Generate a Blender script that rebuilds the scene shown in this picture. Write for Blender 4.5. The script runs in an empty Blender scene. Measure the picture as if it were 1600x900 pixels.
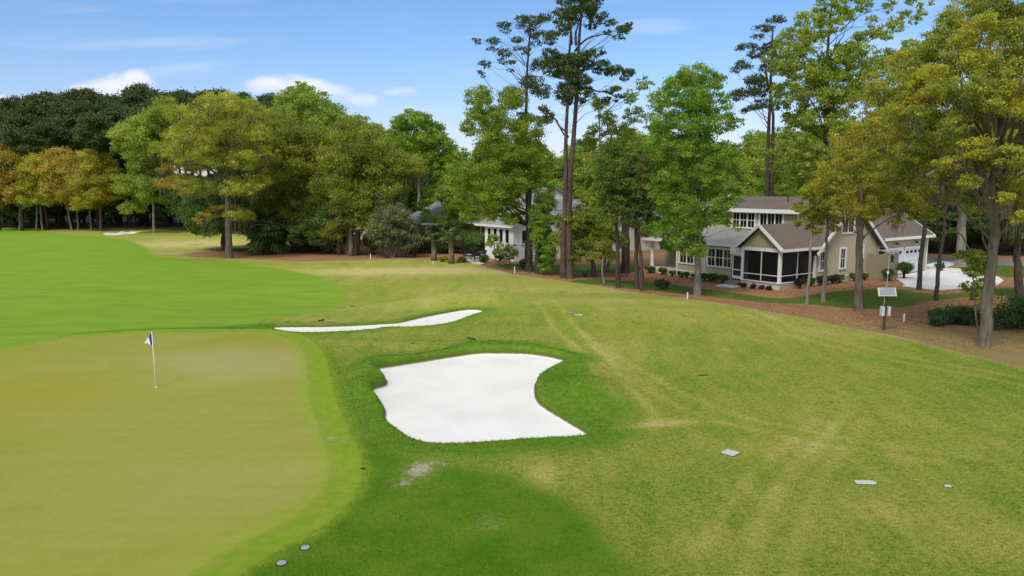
import bpy, math, random
import numpy as np
from mathutils import Vector
random.seed(7); rng = np.random.default_rng(11)
SC = bpy.context.scene; COL = SC.collection
R = math.radians
# ------------------------------------------------------------------ camera
F = 1200.0; TH = math.atan(160/1200.0); CAMZ = 8.0
cam_d = bpy.data.cameras.new("camera"); cam = bpy.data.objects.new("camera", cam_d); COL.objects.link(cam)
cam.location = (0, 0, CAMZ); cam.rotation_euler = (math.pi/2 - TH, 0, 0)
cam_d.sensor_width = 36; cam_d.lens = 36*F/1600; cam_d.clip_end = 6000; cam_d.clip_start = .1
SC.camera = cam
def ray(px, py):
    u = (px-800)/F; v = (450-py)/F
    return np.array([u, math.cos(TH)+v*math.sin(TH), -math.sin(TH)+v*math.cos(TH)])
def at(px, py, Y):                       # the point seen at a photo pixel, Y metres out
    d = ray(px, py); t = Y/d[1]
    return np.array([d[0]*t, Y, CAMZ+d[2]*t])
def G0(px, py):
    d = ray(px, py); t = -CAMZ/d[2]
    return np.array([d[0]*t, d[1]*t])
def sstep(a, b, x):
    t = np.clip((x-a)/(b-a), 0, 1); return t*t*(3-2*t)
# ------------------------------------------------------------------ terrain
MOUNDS = []
def mound(px, py, rx, ry, h, ang=0):
    p = G0(px, py); MOUNDS.append((p[0], p[1], rx, ry, h, R(ang)))
mound(690, 474, 5.0, 1.8, .5, 8); mound(740, 474, 3, 1.5, .38)
mound(735, 541, 4.5, 1.0, .30); mound(562, 600, .9, 3.6, .34, 6); mound(915, 612, 1.5, 2.0, .62); mound(598, 565, 1.2, 1.2, .2)
mound(660, 715, 4, 1.2, .16); mound(900, 500, 5, 8, .3); mound(205, 357, 9, 6, .55); mound(60, 354, 14, 6, .4)
mound(1150, 500, 14, 7, .3, -25); mound(450, 470, 9, 4, -.2); mound(300, 560, 9, 6, .15)
def hbase(x, y):
    x = np.asarray(x, float); y = np.asarray(y, float)
    h = .07*np.sin(x*.21+y*.13)+.05*np.sin(x*.11-y*.27+1.3)
    for (mx, my, rx, ry, a, g) in MOUNDS:
        dx = x-mx; dy = y-my; c, s = math.cos(g), math.sin(g)
        h = h + a*np.exp(-(((dx*c+dy*s)/rx)**2+((-dx*s+dy*c)/ry)**2))
    return h
def G(px, py):                           # the ground point under a photo pixel
    d = ray(px, py); z = 0.
    for _ in range(8):
        t = (z-CAMZ)/d[2]; z = float(hbase(d[0]*t, d[1]*t))
    return np.array([d[0]*t, d[1]*t, z])
def Gp(pts): return np.array([G(*p)[:2] for p in pts])
def smooth(poly, n=5):
    P = np.asarray(poly); out = []; N = len(P)
    for i in range(N):
        p0, p1, p2, p3 = P[i-1], P[i], P[(i+1) % N], P[(i+2) % N]
        for k in range(n):
            t = k/n
            out.append(.5*((2*p1)+(-p0+p2)*t+(2*p0-5*p1+4*p2-p3)*t*t+(-p0+3*p1-3*p2+p3)*t**3))
    return np.array(out)
def sdf(poly, x, y):                     # signed distance, positive inside
    P = np.asarray(poly); d2 = np.full(x.shape, 1e18); ins = np.zeros(x.shape, bool); N = len(P)
    for i in range(N):
        ax, ay = P[i]; bx, by = P[(i+1) % N]; ex, ey = bx-ax, by-ay; L = ex*ex+ey*ey
        if L < 1e-12: continue
        t = np.clip(((x-ax)*ex+(y-ay)*ey)/L, 0, 1)
        d2 = np.minimum(d2, (x-ax-t*ex)**2+(y-ay-t*ey)**2)
        c = (ay > y) != (by > y)
        if ey != 0: ins ^= c & (x < ex*(y-ay)/ey+ax)
    return np.where(ins, 1, -1)*np.sqrt(d2)
def dline(P, x, y):
    d2 = np.full(x.shape, 1e18)
    for i in range(len(P)-1):
        ax, ay = P[i]; bx, by = P[i+1]; ex, ey = bx-ax, by-ay; L = ex*ex+ey*ey+1e-9
        t = np.clip(((x-ax)*ex+(y-ay)*ey)/L, 0, 1)
        d2 = np.minimum(d2, (x-ax-t*ex)**2+(y-ay-t*ey)**2)
    return np.sqrt(d2)
BUNK1 = smooth(Gp([(586,573),(600,589),(600,598),(579,606),(590,621),(599,638),(600,653),(623,672),(644,685),(672,692),(715,693),(750,691),(820,686),(870,683),(922,678),(896,659),(861,638),(843,624),(838,608),(841,592),(860,579),(886,564),(868,556.5),(828,550),(778,548),(736,550),(680,558.5),(630,566)]), 4)
BUNK2 = smooth(Gp([(428,512),(505,511),(560,509),(596,507),(624,505),(666,496),(715,487),(743,485),(756,489),(736,496),(701,505),(652,510),(606,510.5),(582,514),(540,517),(488,519),(456,518)]), 4)
BUNK3 = smooth(Gp([(160,364.6),(185,362.2),(214,361),(218,363),(200,366),(172,367.5)]), 4)
GREEN = smooth(Gp([(-120,572),(-20,550),(60,536),(117,527),(235,520),(330,519),(400,519),(450,529),(474,552),(480,590),(485,634),(506,690),(513,737),(495,779),(448,816),(383,848),(327,881),(250,930),(100,1010),(-150,1000),(-400,800)]), 5)
FAIR = smooth(Gp([(-400,360),(-100,357),(0,357),(45,357),(87,364),(140,369),(189,373),(224,384),(238,397),(262,403),(332,405),(385,413),(455,423),(507,435),(532,450),(539,467),(525,484),(465,492),(415,499),(400,510),(330,516),(235,517),(100,526),(-20,547),(-300,600)]), 5)
SURR = smooth(Gp([(-300,560),(0,540),(117,521),(235,513),(340,510),(415,506),(470,525),(505,545),(530,580),(535,630),(560,665),(610,700),(690,722),(760,735),(830,755),(900,795),(950,845),(1000,905),(1040,980),(500,1050),(-200,1050)]), 5)
WOOD = np.vstack([Gp([(-700,350),(-200,351),(0,356),(60,354),(100,358.5),(150,356.5),(235,356.5),(330,361),(388,368),(396,387),(335,391),(283,397),(300,402),(385,405),(470,409),(560,407),(640,404.5),(700,407),(745,412),(800,428),(860,436),(940,447.5),(1000,458),(1050,464),(1100,470),(1200,487),(1260,497),(1320,511),(1400,525),(1440,535),(1520,555),(1600,574),(1800,632)]),
                  np.array([[60, 20], [600, 20], [900, 1800], [-900, 1800], [-900, 300]])])
LAWN = smooth(Gp([(890,440),(940,445.5),(990,451.5),(1040,455),(1090,460),(1140,464),(1200,470.5),(1260,472),(1300,476),(1360,480),(1420,476),(1445,469),(1500,463),(1550,459),(1640,457),(1640,440),(1560,449),(1470,457),(1410,450),(1370,448),(1290,454),(1220,463),(1150,455),(1080,446),(1020,439),(930,434)]), 4)
LAWN2 = Gp([(770,410),(1000,410),(1005,423),(930,425),(860,421.5),(785,419)])
LAWN3 = Gp([(1440,403),(1480,407),(1700,416),(1700,436),(1575,431),(1500,418),(1494,409),(1440,409)])
PUREST = smooth(Gp([(838,594),(858,582),(882,570),(905,590),(935,618),(950,650),(925,672),(890,660),(858,640),(842,628),(836,610)]), 3)
DRY = [(290,383,9,7,1.),(350,378,10,8,.7),(660,422,9,4,.75),(560,425,9,3,.5),(760,424,8,3,.85),(850,743,.5,.9,.8),(900,452,10,3,.5),(1040,660,2.,.5,.7),(640,470,4,2,.4),
       (765,816,.3,.5,.7),(655,735,.5,.7,1.),(625,755,.35,.4,.6),(540,690,.45,.9,.6),(515,684,.4,.3,.6),(560,680,.6,.9,.5),(560,535,3,.8,.5),(480,500,3,.8,.5),(1000,470,7,2,.55),(1200,495,10,2,.5),(1330,520,8,2,.5),(960,545,2.,5,.3),(1180,700,2,1.,.35),(1390,800,1.6,.8,.4),(1560,850,1.5,1,.5),(1100,850,1.2,.8,.3)]
TRACK = [[(850,470),(880,510),(925,545),(990,585),(1060,625),(1140,655),(1300,690),(1500,720)],[(890,520),(940,570),(975,610),(1005,650)],[(905,540),(970,585),(1040,640),(1060,662),(960,668),(915,680)],[(870,460),(940,455),(1040,462)],[(1330,660),(1250,760),(1210,860),(1190,960)],[(1300,650),(1200,740),(1130,850)],[(1120,470),(1240,520),(1400,560),(1620,600)]]
# grid
def axis(segs):
    out = []
    for a, b, s in segs: out += list(np.arange(a, b-1e-6, s))
    out.append(segs[-1][1]); return np.array(out)
gx = axis([(-1500,-300,200),(-300,-80,10),(-80,-34,1.),(-34,-14,.3),(-14,4.6,.065),(4.6,48,.25),(48,90,1.),(90,300,10),(300,1500,200)])
gy = axis([(-40,8,4),(8,22,.2),(22,37.6,.065),(37.6,50,.09),(50,78,.22),(78,112,.45),(112,170,.9),(170,320,8),(320,2200,200)])
X, Y = np.meshgrid(gx, gy); nx, ny = len(gx), len(gy)
x = X.ravel(); y = Y.ravel()
A = {}
def masked_sdf(poly, pad=6.):
    P = np.asarray(poly); out = np.full(x.shape, -pad)
    m = (x > P[:,0].min()-pad) & (x < P[:,0].max()+pad) & (y > P[:,1].min()-pad) & (y < P[:,1].max()+pad)
    out[m] = np.clip(sdf(P, x[m], y[m]), -pad, pad); return out
b1 = masked_sdf(BUNK1); b2 = masked_sdf(BUNK2); b3 = masked_sdf(BUNK3)
A['sd_sand'] = np.maximum(np.maximum(b1, b2+.06), b3+.05)
A['sd_green'] = masked_sdf(GREEN); A['sd_fair'] = masked_sdf(FAIR); A['sd_surr'] = masked_sdf(SURR)
A['sd_wood'] = masked_sdf(WOOD); A['sd_lush'] = np.maximum(masked_sdf(PUREST), np.maximum(b1+.55, b2-.25))
A['sd_lawn'] = np.maximum.reduce([masked_sdf(LAWN), masked_sdf(LAWN2), masked_sdf(LAWN3)])
dry = np.zeros(x.shape)
for (px, py, rx, ry, a) in DRY:
    p = G(px, py); dry += a*np.exp(-((x-p[0])/rx)**2-((y-p[1])/ry)**2)
for t in TRACK:
    P = Gp(t)
    for off in (-.55, .55):
        dry += .38*np.exp(-(dline(P+np.array([off, off*.4]), x, y)/.2)**2)
A['dry'] = np.clip(dry, 0, 1.2)
bare = np.zeros(x.shape)
for (px, py, rx, ry, a) in [(655,735,.45,.65,.75),(630,757,.25,.3,.5),(540,690,.35,.7,.45),(516,684,.3,.25,.55),(270,396,3,1.5,.8),(445,396,2.5,1.2,.8),(470,403,3,.8,.6),(700,724,.5,.4,.4)]:
    p = G(px, py); bare += a*np.exp(-((x-p[0])/rx)**2-((y-p[1])/ry)**2)
bare += .8*np.exp(-(dline(Gp([(1330,512),(1390,524),(1460,536),(1500,545)]), x, y)/.35)**2)
A['bare'] = bare
gt = np.zeros(x.shape)
for (px, py, rx, ry, a) in [(400,560,5,3,1.),(330,590,4,3,.6),(250,560,4,2,.5),(440,760,2.5,2,.35),(330,760,3,2,.3),(120,615,5,2.5,-.9),(0,620,5,3,-1.),(40,700,3,1.5,-.5),(60,560,8,3,-.5),(180,720,2.5,1.2,-.4)]:
    p = G(px, py); gt += a*np.exp(-((x-p[0])/rx)**2-((y-p[1])/ry)**2)
A['gtone'] = gt
z = hbase(x, y)
def carve(z, b, depth, lip, w, cy=None):
    if cy is not None: z = z+.2*np.exp(-((b+.18)/.62)**2)*sstep(-2.6, .6, y-cy)*(1-sstep(-.16, .1, b))
    z = z+lip*np.exp(-((b+.1)/.55)**2)*(b < 0)
    return np.where(b > -.02, z-(depth-.0)*sstep(-.02, w, b)*1.0, z)
def rel(poly, px, py): p = G(px, py); return p
z = carve(z, b1, .14, .03, .13, BUNK1[:,1].mean()); z = carve(z, b2, .05, .02, .15, 45.6); z = carve(z, b3, .35, .1, .4)
# sand swept up towards the face at the back
c1 = BUNK1.mean(0); z += np.where(b1 > 0, .0*y, 0)
z += np.where(A['sd_wood'] > 0, -.14*sstep(0, 5, A['sd_wood']), 0)*(y < 100)
z += np.where((A['sd_wood'] > 0) & (y < 45), .05*np.sin(x*2.1)*np.sin(y*1.7)*sstep(0, 1, A['sd_wood']), 0)
ZG = z.reshape(ny, nx)
def ground_z(px_, py_):
    i = int(np.clip(np.searchsorted(gx, px_)-1, 0, nx-2)); j = int(np.clip(np.searchsorted(gy, py_)-1, 0, ny-2))
    u = (px_-gx[i])/(gx[i+1]-gx[i]); v = (py_-gy[j])/(gy[j+1]-gy[j])
    return float(ZG[j,i]*(1-u)*(1-v)+ZG[j,i+1]*u*(1-v)+ZG[j+1,i]*(1-u)*v+ZG[j+1,i+1]*u*v)
def GZ(px, py):
    p = G(px, py)
    d = ray(px, py)
    zz = ground_z(p[0], p[1])
    for _ in range(5):
        t = (zz-CAMZ)/d[2]; zz = ground_z(d[0]*t, d[1]*t)
    return np.array([d[0]*t, d[1]*t, zz])
# ------------------------------------------------------------------ node helper
class NT:
    def __init__(s, nt): s.nt = nt; s.n = nt.nodes; s.l = nt.links
    def new(s, t, **kw):
        n = s.n.new(t)
        for k, v in kw.items(): setattr(n, k, v)
        return n
    def put(s, sock, v):
        if hasattr(v, 'links') or isinstance(v, bpy.types.NodeSocket): s.l.new(v, sock)
        elif isinstance(v, (tuple, list)) and len(v) == 3 and sock.type == 'RGBA': sock.default_value = (*v, 1)
        else: sock.default_value = v
    def m(s, op, a, b=None, c=None, clamp=False):
        n = s.new('ShaderNodeMath', operation=op, use_clamp=clamp); s.put(n.inputs[0], a)
        if b is not None: s.put(n.inputs[1], b)
        if c is not None: s.put(n.inputs[2], c)
        return n.outputs[0]
    def mix(s, f, a, b, mode='MIX'):
        n = s.new('ShaderNodeMix', data_type='RGBA', blend_type=mode); s.put(n.inputs[0], f); s.put(n.inputs[6], a); s.put(n.inputs[7], b)
        return n.outputs[2]
    def ss(s, x, a, b, lo=0., hi=1.):
        n = s.new('ShaderNodeMapRange', interpolation_type='SMOOTHSTEP'); s.put(n.inputs[0], x)
        for i, v in enumerate((a, b, lo, hi)): s.put(n.inputs[i+1], v)
        return n.outputs[0]
    def attr(s, name): return s.new('ShaderNodeAttribute', attribute_name=name).outputs['Fac']
    def coord(s, which='Object', scale=None, rot=None):
        c = s.new('ShaderNodeTexCoord').outputs[which]
        if scale is None and rot is None: return c
        mp = s.new('ShaderNodeMapping'); s.l.new(c, mp.inputs[0])
        if scale is not None: mp.inputs['Scale'].default_value = scale
        if rot is not None: mp.inputs['Rotation'].default_value = rot
        return mp.outputs[0]
    def noise(s, vec, scale, detail=4, rough=.55, dist=0.):
        n = s.new('ShaderNodeTexNoise'); s.l.new(vec, n.inputs['Vector'])
        n.inputs['Scale'].default_value = scale; n.inputs['Detail'].default_value = detail; n.inputs['Roughness'].default_value = rough; n.inputs['Distortion'].default_value = dist
        return n.outputs['Fac']
    def bump(s, h, strength=.3, dist=.05):
        n = s.new('ShaderNodeBump'); s.put(n.inputs['Height'], h); n.inputs['Strength'].default_value = strength; n.inputs['Distance'].default_value = dist
        return n.outputs[0]
    def sep(s, v):
        n = s.new('ShaderNodeSeparateXYZ'); s.l.new(v, n.inputs[0]); return n.outputs
def newmat(name):
    m = bpy.data.materials.new(name); m.use_nodes = True; nt = m.node_tree; nt.nodes.clear(); k = NT(nt)
    out = k.new('ShaderNodeOutputMaterial'); p = k.new('ShaderNodeBsdfPrincipled'); nt.links.new(p.outputs[0], out.inputs[0])
    p.inputs['Specular IOR Level'].default_value = .2
    return m, k, p, out
def plain(name, col, rough=.7, var=.15, scale=6., metal=0., spec=.3, bump=.1):
    m, k, p, out = newmat(name); c = k.coord()
    n = k.noise(c, scale, 5)
    col2 = tuple(v*(1-2*var) for v in col); col3 = tuple(min(1, v*(1+var)) for v in col)
    k.put(p.inputs['Base Color'], k.mix(n, col2, col3)); p.inputs['Roughness'].default_value = rough; p.inputs['Metallic'].default_value = metal
    p.inputs['Specular IOR Level'].default_value = spec
    if bump: k.put(p.inputs['Normal'], k.bump(n, bump, .02))
    return m
# ------------------------------------------------------------------ mesh + tagging helpers
def tag(o, label=None, cat=None, group=None, kind=None):
    if label: o['label'] = label
    if cat: o['category'] = cat
    if group: o['group'] = group
    if kind: o['kind'] = kind
    return o
def empty(name, loc, rz=0., label=None, cat=None, group=None):
    o = bpy.data.objects.new(name, None); COL.objects.link(o); o.location = loc; o.rotation_euler = (0, 0, rz); o.empty_display_size = .1
    return tag(o, label, cat, group)
def npmesh(name, V, quads=None, tris=None, attrs=None, smooth=False):
    me = bpy.data.meshes.new(name); V = np.asarray(V, np.float32).reshape(-1, 3)
    q = np.zeros((0, 4), np.int32) if quads is None else np.asarray(quads, np.int32).reshape(-1, 4)
    t = np.zeros((0, 3), np.int32) if tris is None else np.asarray(tris, np.int32).reshape(-1, 3)
    me.vertices.add(len(V)); me.vertices.foreach_set('co', V.ravel())
    me.loops.add(q.size+t.size); me.loops.foreach_set('vertex_index', np.concatenate([q.ravel(), t.ravel()]))
    me.polygons.add(len(q)+len(t))
    ls = np.concatenate([np.arange(len(q))*4, q.size+np.arange(len(t))*3]).astype(np.int32)
    me.polygons.foreach_set('loop_start', ls)
    me.update(calc_edges=True); me.validate()
    me.polygons.foreach_set('use_smooth', np.full(len(me.polygons), smooth))
    for k, v in (attrs or {}).items():
        a = me.attributes.new(k, 'FLOAT', 'POINT'); a.data.foreach_set('value', np.asarray(v, np.float32))
    return me
def link(name, me, mat, parent=None, loc=None):
    o = bpy.data.objects.new(name, me); COL.objects.link(o)
    if mat is not None and not me.materials: me.materials.append(mat)
    if parent is not None: o.parent = parent
    if loc is not None: o.location = loc
    return o
class MB:
    def __init__(s): s.v = []; s.f = []
    def add(s, vs, fs):
        b = len(s.v); s.v += [tuple(map(float, v)) for v in vs]; s.f += [tuple(b+i for i in f) for f in fs]; return s
    def box(s, x0, x1, y0, y1, z0, z1):
        return s.add([(x0,y0,z0),(x1,y0,z0),(x1,y1,z0),(x0,y1,z0),(x0,y0,z1),(x1,y0,z1),(x1,y1,z1),(x0,y1,z1)],
                     [(3,2,1,0),(4,5,6,7),(0,1,5,4),(1,2,6,5),(2,3,7,6),(3,0,4,7)])
    def slab(s, quad, t):                # thick plate over a polygon given counter-clockwise from above
        P = [Vector(q) for q in quad]; n = (P[1]-P[0]).cross(P[2]-P[0]).normalized()
        m = len(P); top = [p+n*t for p in P]
        return s.add([*P, *top], [tuple(range(m))[::-1], tuple(range(m, 2*m))]+[(i, (i+1) % m, m+(i+1) % m, m+i) for i in range(m)])
    def beam(s, p, q, w, h):
        p = Vector(p); q = Vector(q); d = (q-p).normalized(); up = Vector((0,0,1))
        if abs(d.z) > .98: up = Vector((0,1,0))
        a = d.cross(up).normalized()*w/2; b = a.cross(d).normalized()*h/2
        vs = [p-a-b, p+a-b, p+a+b, p-a+b, q-a-b, q+a-b, q+a+b, q-a+b]
        return s.add(vs, [(0,3,2,1)[::-1],(4,5,6,7),(0,1,5,4)[::-1],(1,2,6,5)[::-1],(2,3,7,6)[::-1],(3,0,4,7)[::-1]])
    def tube(s, pts, rad, n=8, cap=True):
        P = [Vector(p) for p in pts]; m = len(P); rad = rad if hasattr(rad, '__len__') else [rad]*m; b = len(s.v)
        ref = Vector((1, .13, .07))
        for i, p in enumerate(P):
            d = (P[min(i+1, m-1)]-P[max(i-1, 0)]).normalized(); a = d.cross(ref)
            if a.length < .05: a = d.cross(Vector((0, 1, .2)))
            a.normalize(); c = d.cross(a)
            for k in range(n):
                t = 2*math.pi*k/n; s.v.append(tuple(p+(a*math.cos(t)+c*math.sin(t))*rad[i]))
        for i in range(m-1):
            for k in range(n): s.f.append((b+i*n+k, b+i*n+(k+1) % n, b+(i+1)*n+(k+1) % n, b+(i+1)*n+k))
        if cap: s.f.append(tuple(b+k for k in range(n))[::-1]); s.f.append(tuple(b+(m-1)*n+k for k in range(n)))
        return s
    def prism(s, poly, p0, p1, axis='y'):   # poly in the two other axes, extruded along one axis
        m = len(poly)
        mk = {'y': lambda a, b, t: (a, t, b), 'x': lambda a, b, t: (t, a, b), 'z': lambda a, b, t: (a, b, t)}[axis]
        return s.add([mk(a, b, p0) for a, b in poly]+[mk(a, b, p1) for a, b in poly],
                     [tuple(range(m)), tuple(range(m, 2*m))[::-1]]+[(i, m+i, m+(i+1) % m, (i+1) % m) for i in range(m)])
    def build(s, name, mat, parent=None, loc=None, smooth=False, fix=True):
        me = bpy.data.meshes.new(name); me.from_pydata(s.v, [], s.f); me.validate()
        if fix:
            import bmesh
            bm = bmesh.new(); bm.from_mesh(me); bmesh.ops.recalc_face_normals(bm, faces=bm.faces); bm.to_mesh(me); bm.free()
        me.polygons.foreach_set('use_smooth', np.full(len(me.polygons), smooth)); me.update()
        return link(name, me, mat, parent, loc)
def children(o): return [c for c in bpy.data.objects if c.parent == o]
def dup(root, loc, rz=0., scale=None, label=None, group=None, kids=None):
    c = root.copy(); COL.objects.link(c); c.location = loc; c.rotation_euler = (0, 0, rz)
    if scale is not None: c.scale = scale if hasattr(scale, '__len__') else (scale,)*3
    if label: c['label'] = label
    if group: c['group'] = group
    for ch in (kids if kids is not None else children(root)):
        d = ch.copy(); COL.objects.link(d); d.parent = c
    return c
# ------------------------------------------------------------------ ground material and the ground sheet
def ground_material():
    m, k, p, out = newmat('turf_and_soil'); c = k.coord('Object')
    pos = k.sep(c); n_big = k.noise(c, .12, 4); n_mid = k.noise(c, .55, 5, .6); n_fin = k.noise(c, 3.2, 6, .65); n_gr = k.noise(c, 16, 5, .75); n_hi = k.noise(c, 60, 3, .7)
    n_g2 = k.noise(k.coord('Object', (1, .55, 1), (0, 0, R(20))), 30, 4, .8); n_g3 = k.noise(k.coord('Object', (.6, 1, 1), (0, 0, R(-35))), 9, 5, .7)
    cs = k.coord('Object', (1.6, .35, 1), (0, 0, R(28))); n_str = k.noise(cs, .9, 5, .6)
    cs2 = k.coord('Object', (.25, 1.5, 1), (0, 0, R(8))); n_str2 = k.noise(cs2, 1.1, 4, .55)
    # rough: green and straw-coloured blades mottled together
    t = k.m('ADD', k.m('MULTIPLY', n_str, .42), k.m('MULTIPLY', n_mid, .34)); t = k.m('ADD', t, k.m('MULTIPLY', n_fin, .24))
    for nn, am in ((n_g2, 1.5), (n_g3, .9), (n_gr, .7), (n_big, .4)): t = k.m('ADD', t, k.m('MULTIPLY', k.m('SUBTRACT', nn, .5), am))
    t = k.m('ADD', t, k.m('MULTIPLY', k.attr('dry'), .40))
    fardry = k.m('MULTIPLY', k.ss(pos[1], 40, 75), .14); t = k.m('ADD', t, fardry)
    rough = k.mix(k.ss(t, .22, .66), (.10, .21, .012), (.31, .325, .055)); rough = k.mix(k.ss(t, .62, 1.12), rough, (.53, .45, .18))
    n_gs = k.noise(k.coord('Object', (1.1, .3, 1), (0, 0, R(40))), .55, 5, .6); rough = k.mix(k.ss(n_gs, .56, .70, 0, .5), rough, (.14, .27, .014))
    rough = k.mix(k.m('MULTIPLY', k.ss(n_g2, .60, .78), .45), rough, (.60, .54, .25)); rough = k.mix(k.m('MULTIPLY', k.ss(n_g3, .44, .26), .55), rough, (.07, .13, .010))
    jit = k.m('MULTIPLY', k.m('SUBTRACT', n_fin, .5), .35)
    def lay(col, name, new, a, b, noisy=1.):
        v = k.m('ADD', k.attr(name), k.m('MULTIPLY', jit, noisy)); return k.mix(k.ss(v, a, b), col, new)
    g1 = k.mix(k.ss(k.m('ADD', k.m('MULTIPLY', n_str2, .7), k.m('MULTIPLY', n_fin, .3)), .3, .7), (.148, .30, .013), (.212, .345, .028))
    fair = k.mix(k.m('MULTIPLY', k.ss(n_gr, .35, .75), .35), g1, (.235, .345, .038))
    n_fw = k.noise(k.coord('Object', (.10, .5, 1), (0, 0, R(12))), 1.6, 6, .65); fair = k.mix(k.ss(n_fw, .42, .68, 0, .55), fair, (.255, .35, .05)); fair = k.mix(k.ss(n_fw, .46, .28, 0, .5), fair, (.125, .25, .010)); fair = k.mix(k.m('MULTIPLY', k.ss(n_g2, .5, .3), .35), fair, (.12, .23, .010))
    s1 = k.mix(k.ss(n_mid, .3, .7), (.066, .185, .004), (.112, .235, .009))
    surr = k.mix(k.m('MULTIPLY', k.ss(n_g2, .5, .34), .6), s1, (.035, .10, .004)); surr = k.mix(k.m('MULTIPLY', k.ss(n_g3, .5, .68), .45), surr, (.165, .255, .020)); surr = k.mix(k.m('MULTIPLY', k.ss(k.m('ADD', n_gr, k.m('MULTIPLY', k.m('SUBTRACT', n_mid, .5), .6)), .42, .8), .5), surr, (.18, .26, .022))
    surr = k.mix(k.m('MULTIPLY', k.ss(n_hi, .48, .70), .5), surr, (.20, .28, .035)); surr = k.mix(k.m('MULTIPLY', k.ss(n_hi, .46, .30), .55), surr, (.03, .085, .004))
    surr = k.mix(k.m('MULTIPLY', k.m('MULTIPLY', k.m('MINIMUM', k.attr('dry'), 1.), k.ss(n_g3, .38, .62)), .75), surr, (.33, .29, .12))
    lush = k.mix(k.ss(n_fin, .3, .7), (.08, .21, .009), (.145, .275, .02)); lush = k.mix(k.m('MULTIPLY', k.ss(n_g2, .5, .32), .6), lush, (.05, .135, .005)); lush = k.mix(k.m('MULTIPLY', k.ss(n_gr, .45, .75), .4), lush, (.20, .25, .04))
    g2 = k.mix(k.ss(k.m('ADD', k.m('MULTIPLY', n_big, .75), k.m('MULTIPLY', n_str2, .3)), .36, .66), (.235, .255, .028), (.28, .295, .065))
    green = k.mix(k.m('MULTIPLY', n_hi, .35), g2, (.24, .265, .03)); green = k.mix(k.m('MULTIPLY', k.ss(n_fin, .4, .75), .3), green, (.37, .31, .085))
    gt = k.attr('gtone'); green = k.mix(k.m('MULTIPLY', k.ss(gt, .1, 1.2), .55), green, k.mix(n_fin, (.33, .285, .125), (.38, .33, .15))); green = k.mix(k.m('MULTIPLY', k.ss(k.m('MULTIPLY', gt, -1.), .0, 1.3), .55), green, k.mix(n_fin, (.24, .235, .014), (.31, .275, .03)))
    green = k.mix(k.m('MULTIPLY', k.ss(n_g2, .5, .72), .4), green, (.20, .215, .03)); green = k.mix(k.m('MULTIPLY', k.ss(n_gr, .62, .75), .4), green, (.40, .37, .15)); green = k.mix(k.m('MULTIPLY', k.ss(n_g3, .42, .28), .35), green, (.19, .235, .02))
    collar = k.mix(k.ss(n_fin, .3, .75), (.18, .31, .014), (.27, .33, .035))
    col = rough
    col = lay(col, 'sd_fair', fair, -.5, .5, 1.6)
    col = k.mix(k.ss(k.m('ADD', k.attr('sd_surr'), k.m('ADD', k.m('MULTIPLY', jit, 2.2), k.m('ADD', k.m('MULTIPLY', k.m('SUBTRACT', n_g3, .5), 1.6), k.m('MULTIPLY', k.m('SUBTRACT', n_g2, .5), 1.4)))), -.4, .45), col, surr)
    lm = k.m('MULTIPLY', k.ss(k.m('ADD', k.attr('sd_lush'), k.m('MULTIPLY', k.m('SUBTRACT', n_mid, .5), 2.2)), -1.5, -.1), .92)
    lm = k.m('MULTIPLY', lm, k.ss(k.attr('sd_green'), -.2, -1.4))
    col = k.mix(lm, col, lush)
    col = lay(col, 'sd_green', collar, -1.35, -.75, 1.4)
    col = k.mix(k.ss(k.m('ADD', k.attr('sd_green'), k.m('ADD', k.m('MULTIPLY', jit, 1.6), k.m('MULTIPLY', k.m('SUBTRACT', n_mid, .5), .9))), -.6, .75), col, green)
    bm = k.ss(k.m('ADD', k.attr('bare'), k.m('ADD', k.m('MULTIPLY', k.m('SUBTRACT', n_gr, .5), 1.5), k.m('MULTIPLY', k.m('SUBTRACT', n_fin, .5), 1.3))), .35, .8, 0., .8)
    col = k.mix(bm, col, (.46, .40, .30))
    # pine straw, leaf litter, lawn
    st = k.mix(k.ss(n_gr, .3, .72), (.21, .10, .045), (.43, .235, .125)); st = k.mix(k.ss(n_mid, .45, .75), st, (.36, .22, .12)); st = k.mix(k.m('MULTIPLY', k.ss(n_hi, .4, .8), .4), st, (.40, .25, .13))
    st = k.mix(k.m('MULTIPLY', bm, .8), st, (.45, .37, .28))
    near = k.m('MULTIPLY', k.ss(k.m('ADD', pos[1], k.m('MULTIPLY', n_mid, 6.)), 51, 44), .75); st = k.mix(near, st, k.mix(k.ss(n_gr, .35, .65), (.30, .23, .10), (.24, .215, .06)))
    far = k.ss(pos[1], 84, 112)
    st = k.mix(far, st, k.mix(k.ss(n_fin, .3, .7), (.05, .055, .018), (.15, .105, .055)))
    wedge = k.ss(k.m('ADD', k.attr('sd_wood'), jit), -.1, .15)
    tan = k.mix(k.ss(n_gr, .3, .7), (.36, .26, .11), (.42, .33, .17))
    col = k.mix(k.m('MULTIPLY', k.ss(k.m('ADD', k.attr('sd_wood'), k.m('MULTIPLY', jit, 1.6)), -.75, -.1), .55), col, tan)
    col = k.mix(wedge, col, st)
    lw = k.mix(k.ss(n_fin, .3, .7), (.06, .115, .012), (.115, .165, .024))
    col = k.mix(k.ss(k.m('ADD', k.attr('sd_lawn'), k.m('MULTIPLY', jit, 2.)), -.25, .25), col, lw)
    # bunker rims and sand
    sd = k.m('ADD', k.attr('sd_sand'), k.m('MULTIPLY', k.m('SUBTRACT', n_gr, .5), .09))
    wall = k.mix(n_gr, (.06, .11, .010), (.14, .15, .03)); wall = k.mix(k.ss(sd, .045, .075), wall, (.22, .17, .09)); col = k.mix(k.m('MULTIPLY', k.ss(sd, -.04, .04), .9), col, wall)
    n_s = k.noise(c, .35, 3); rk = k.noise(k.coord('Object', (9, 1.2, 1), (0, 0, R(35))), 2.2, 3)
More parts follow.
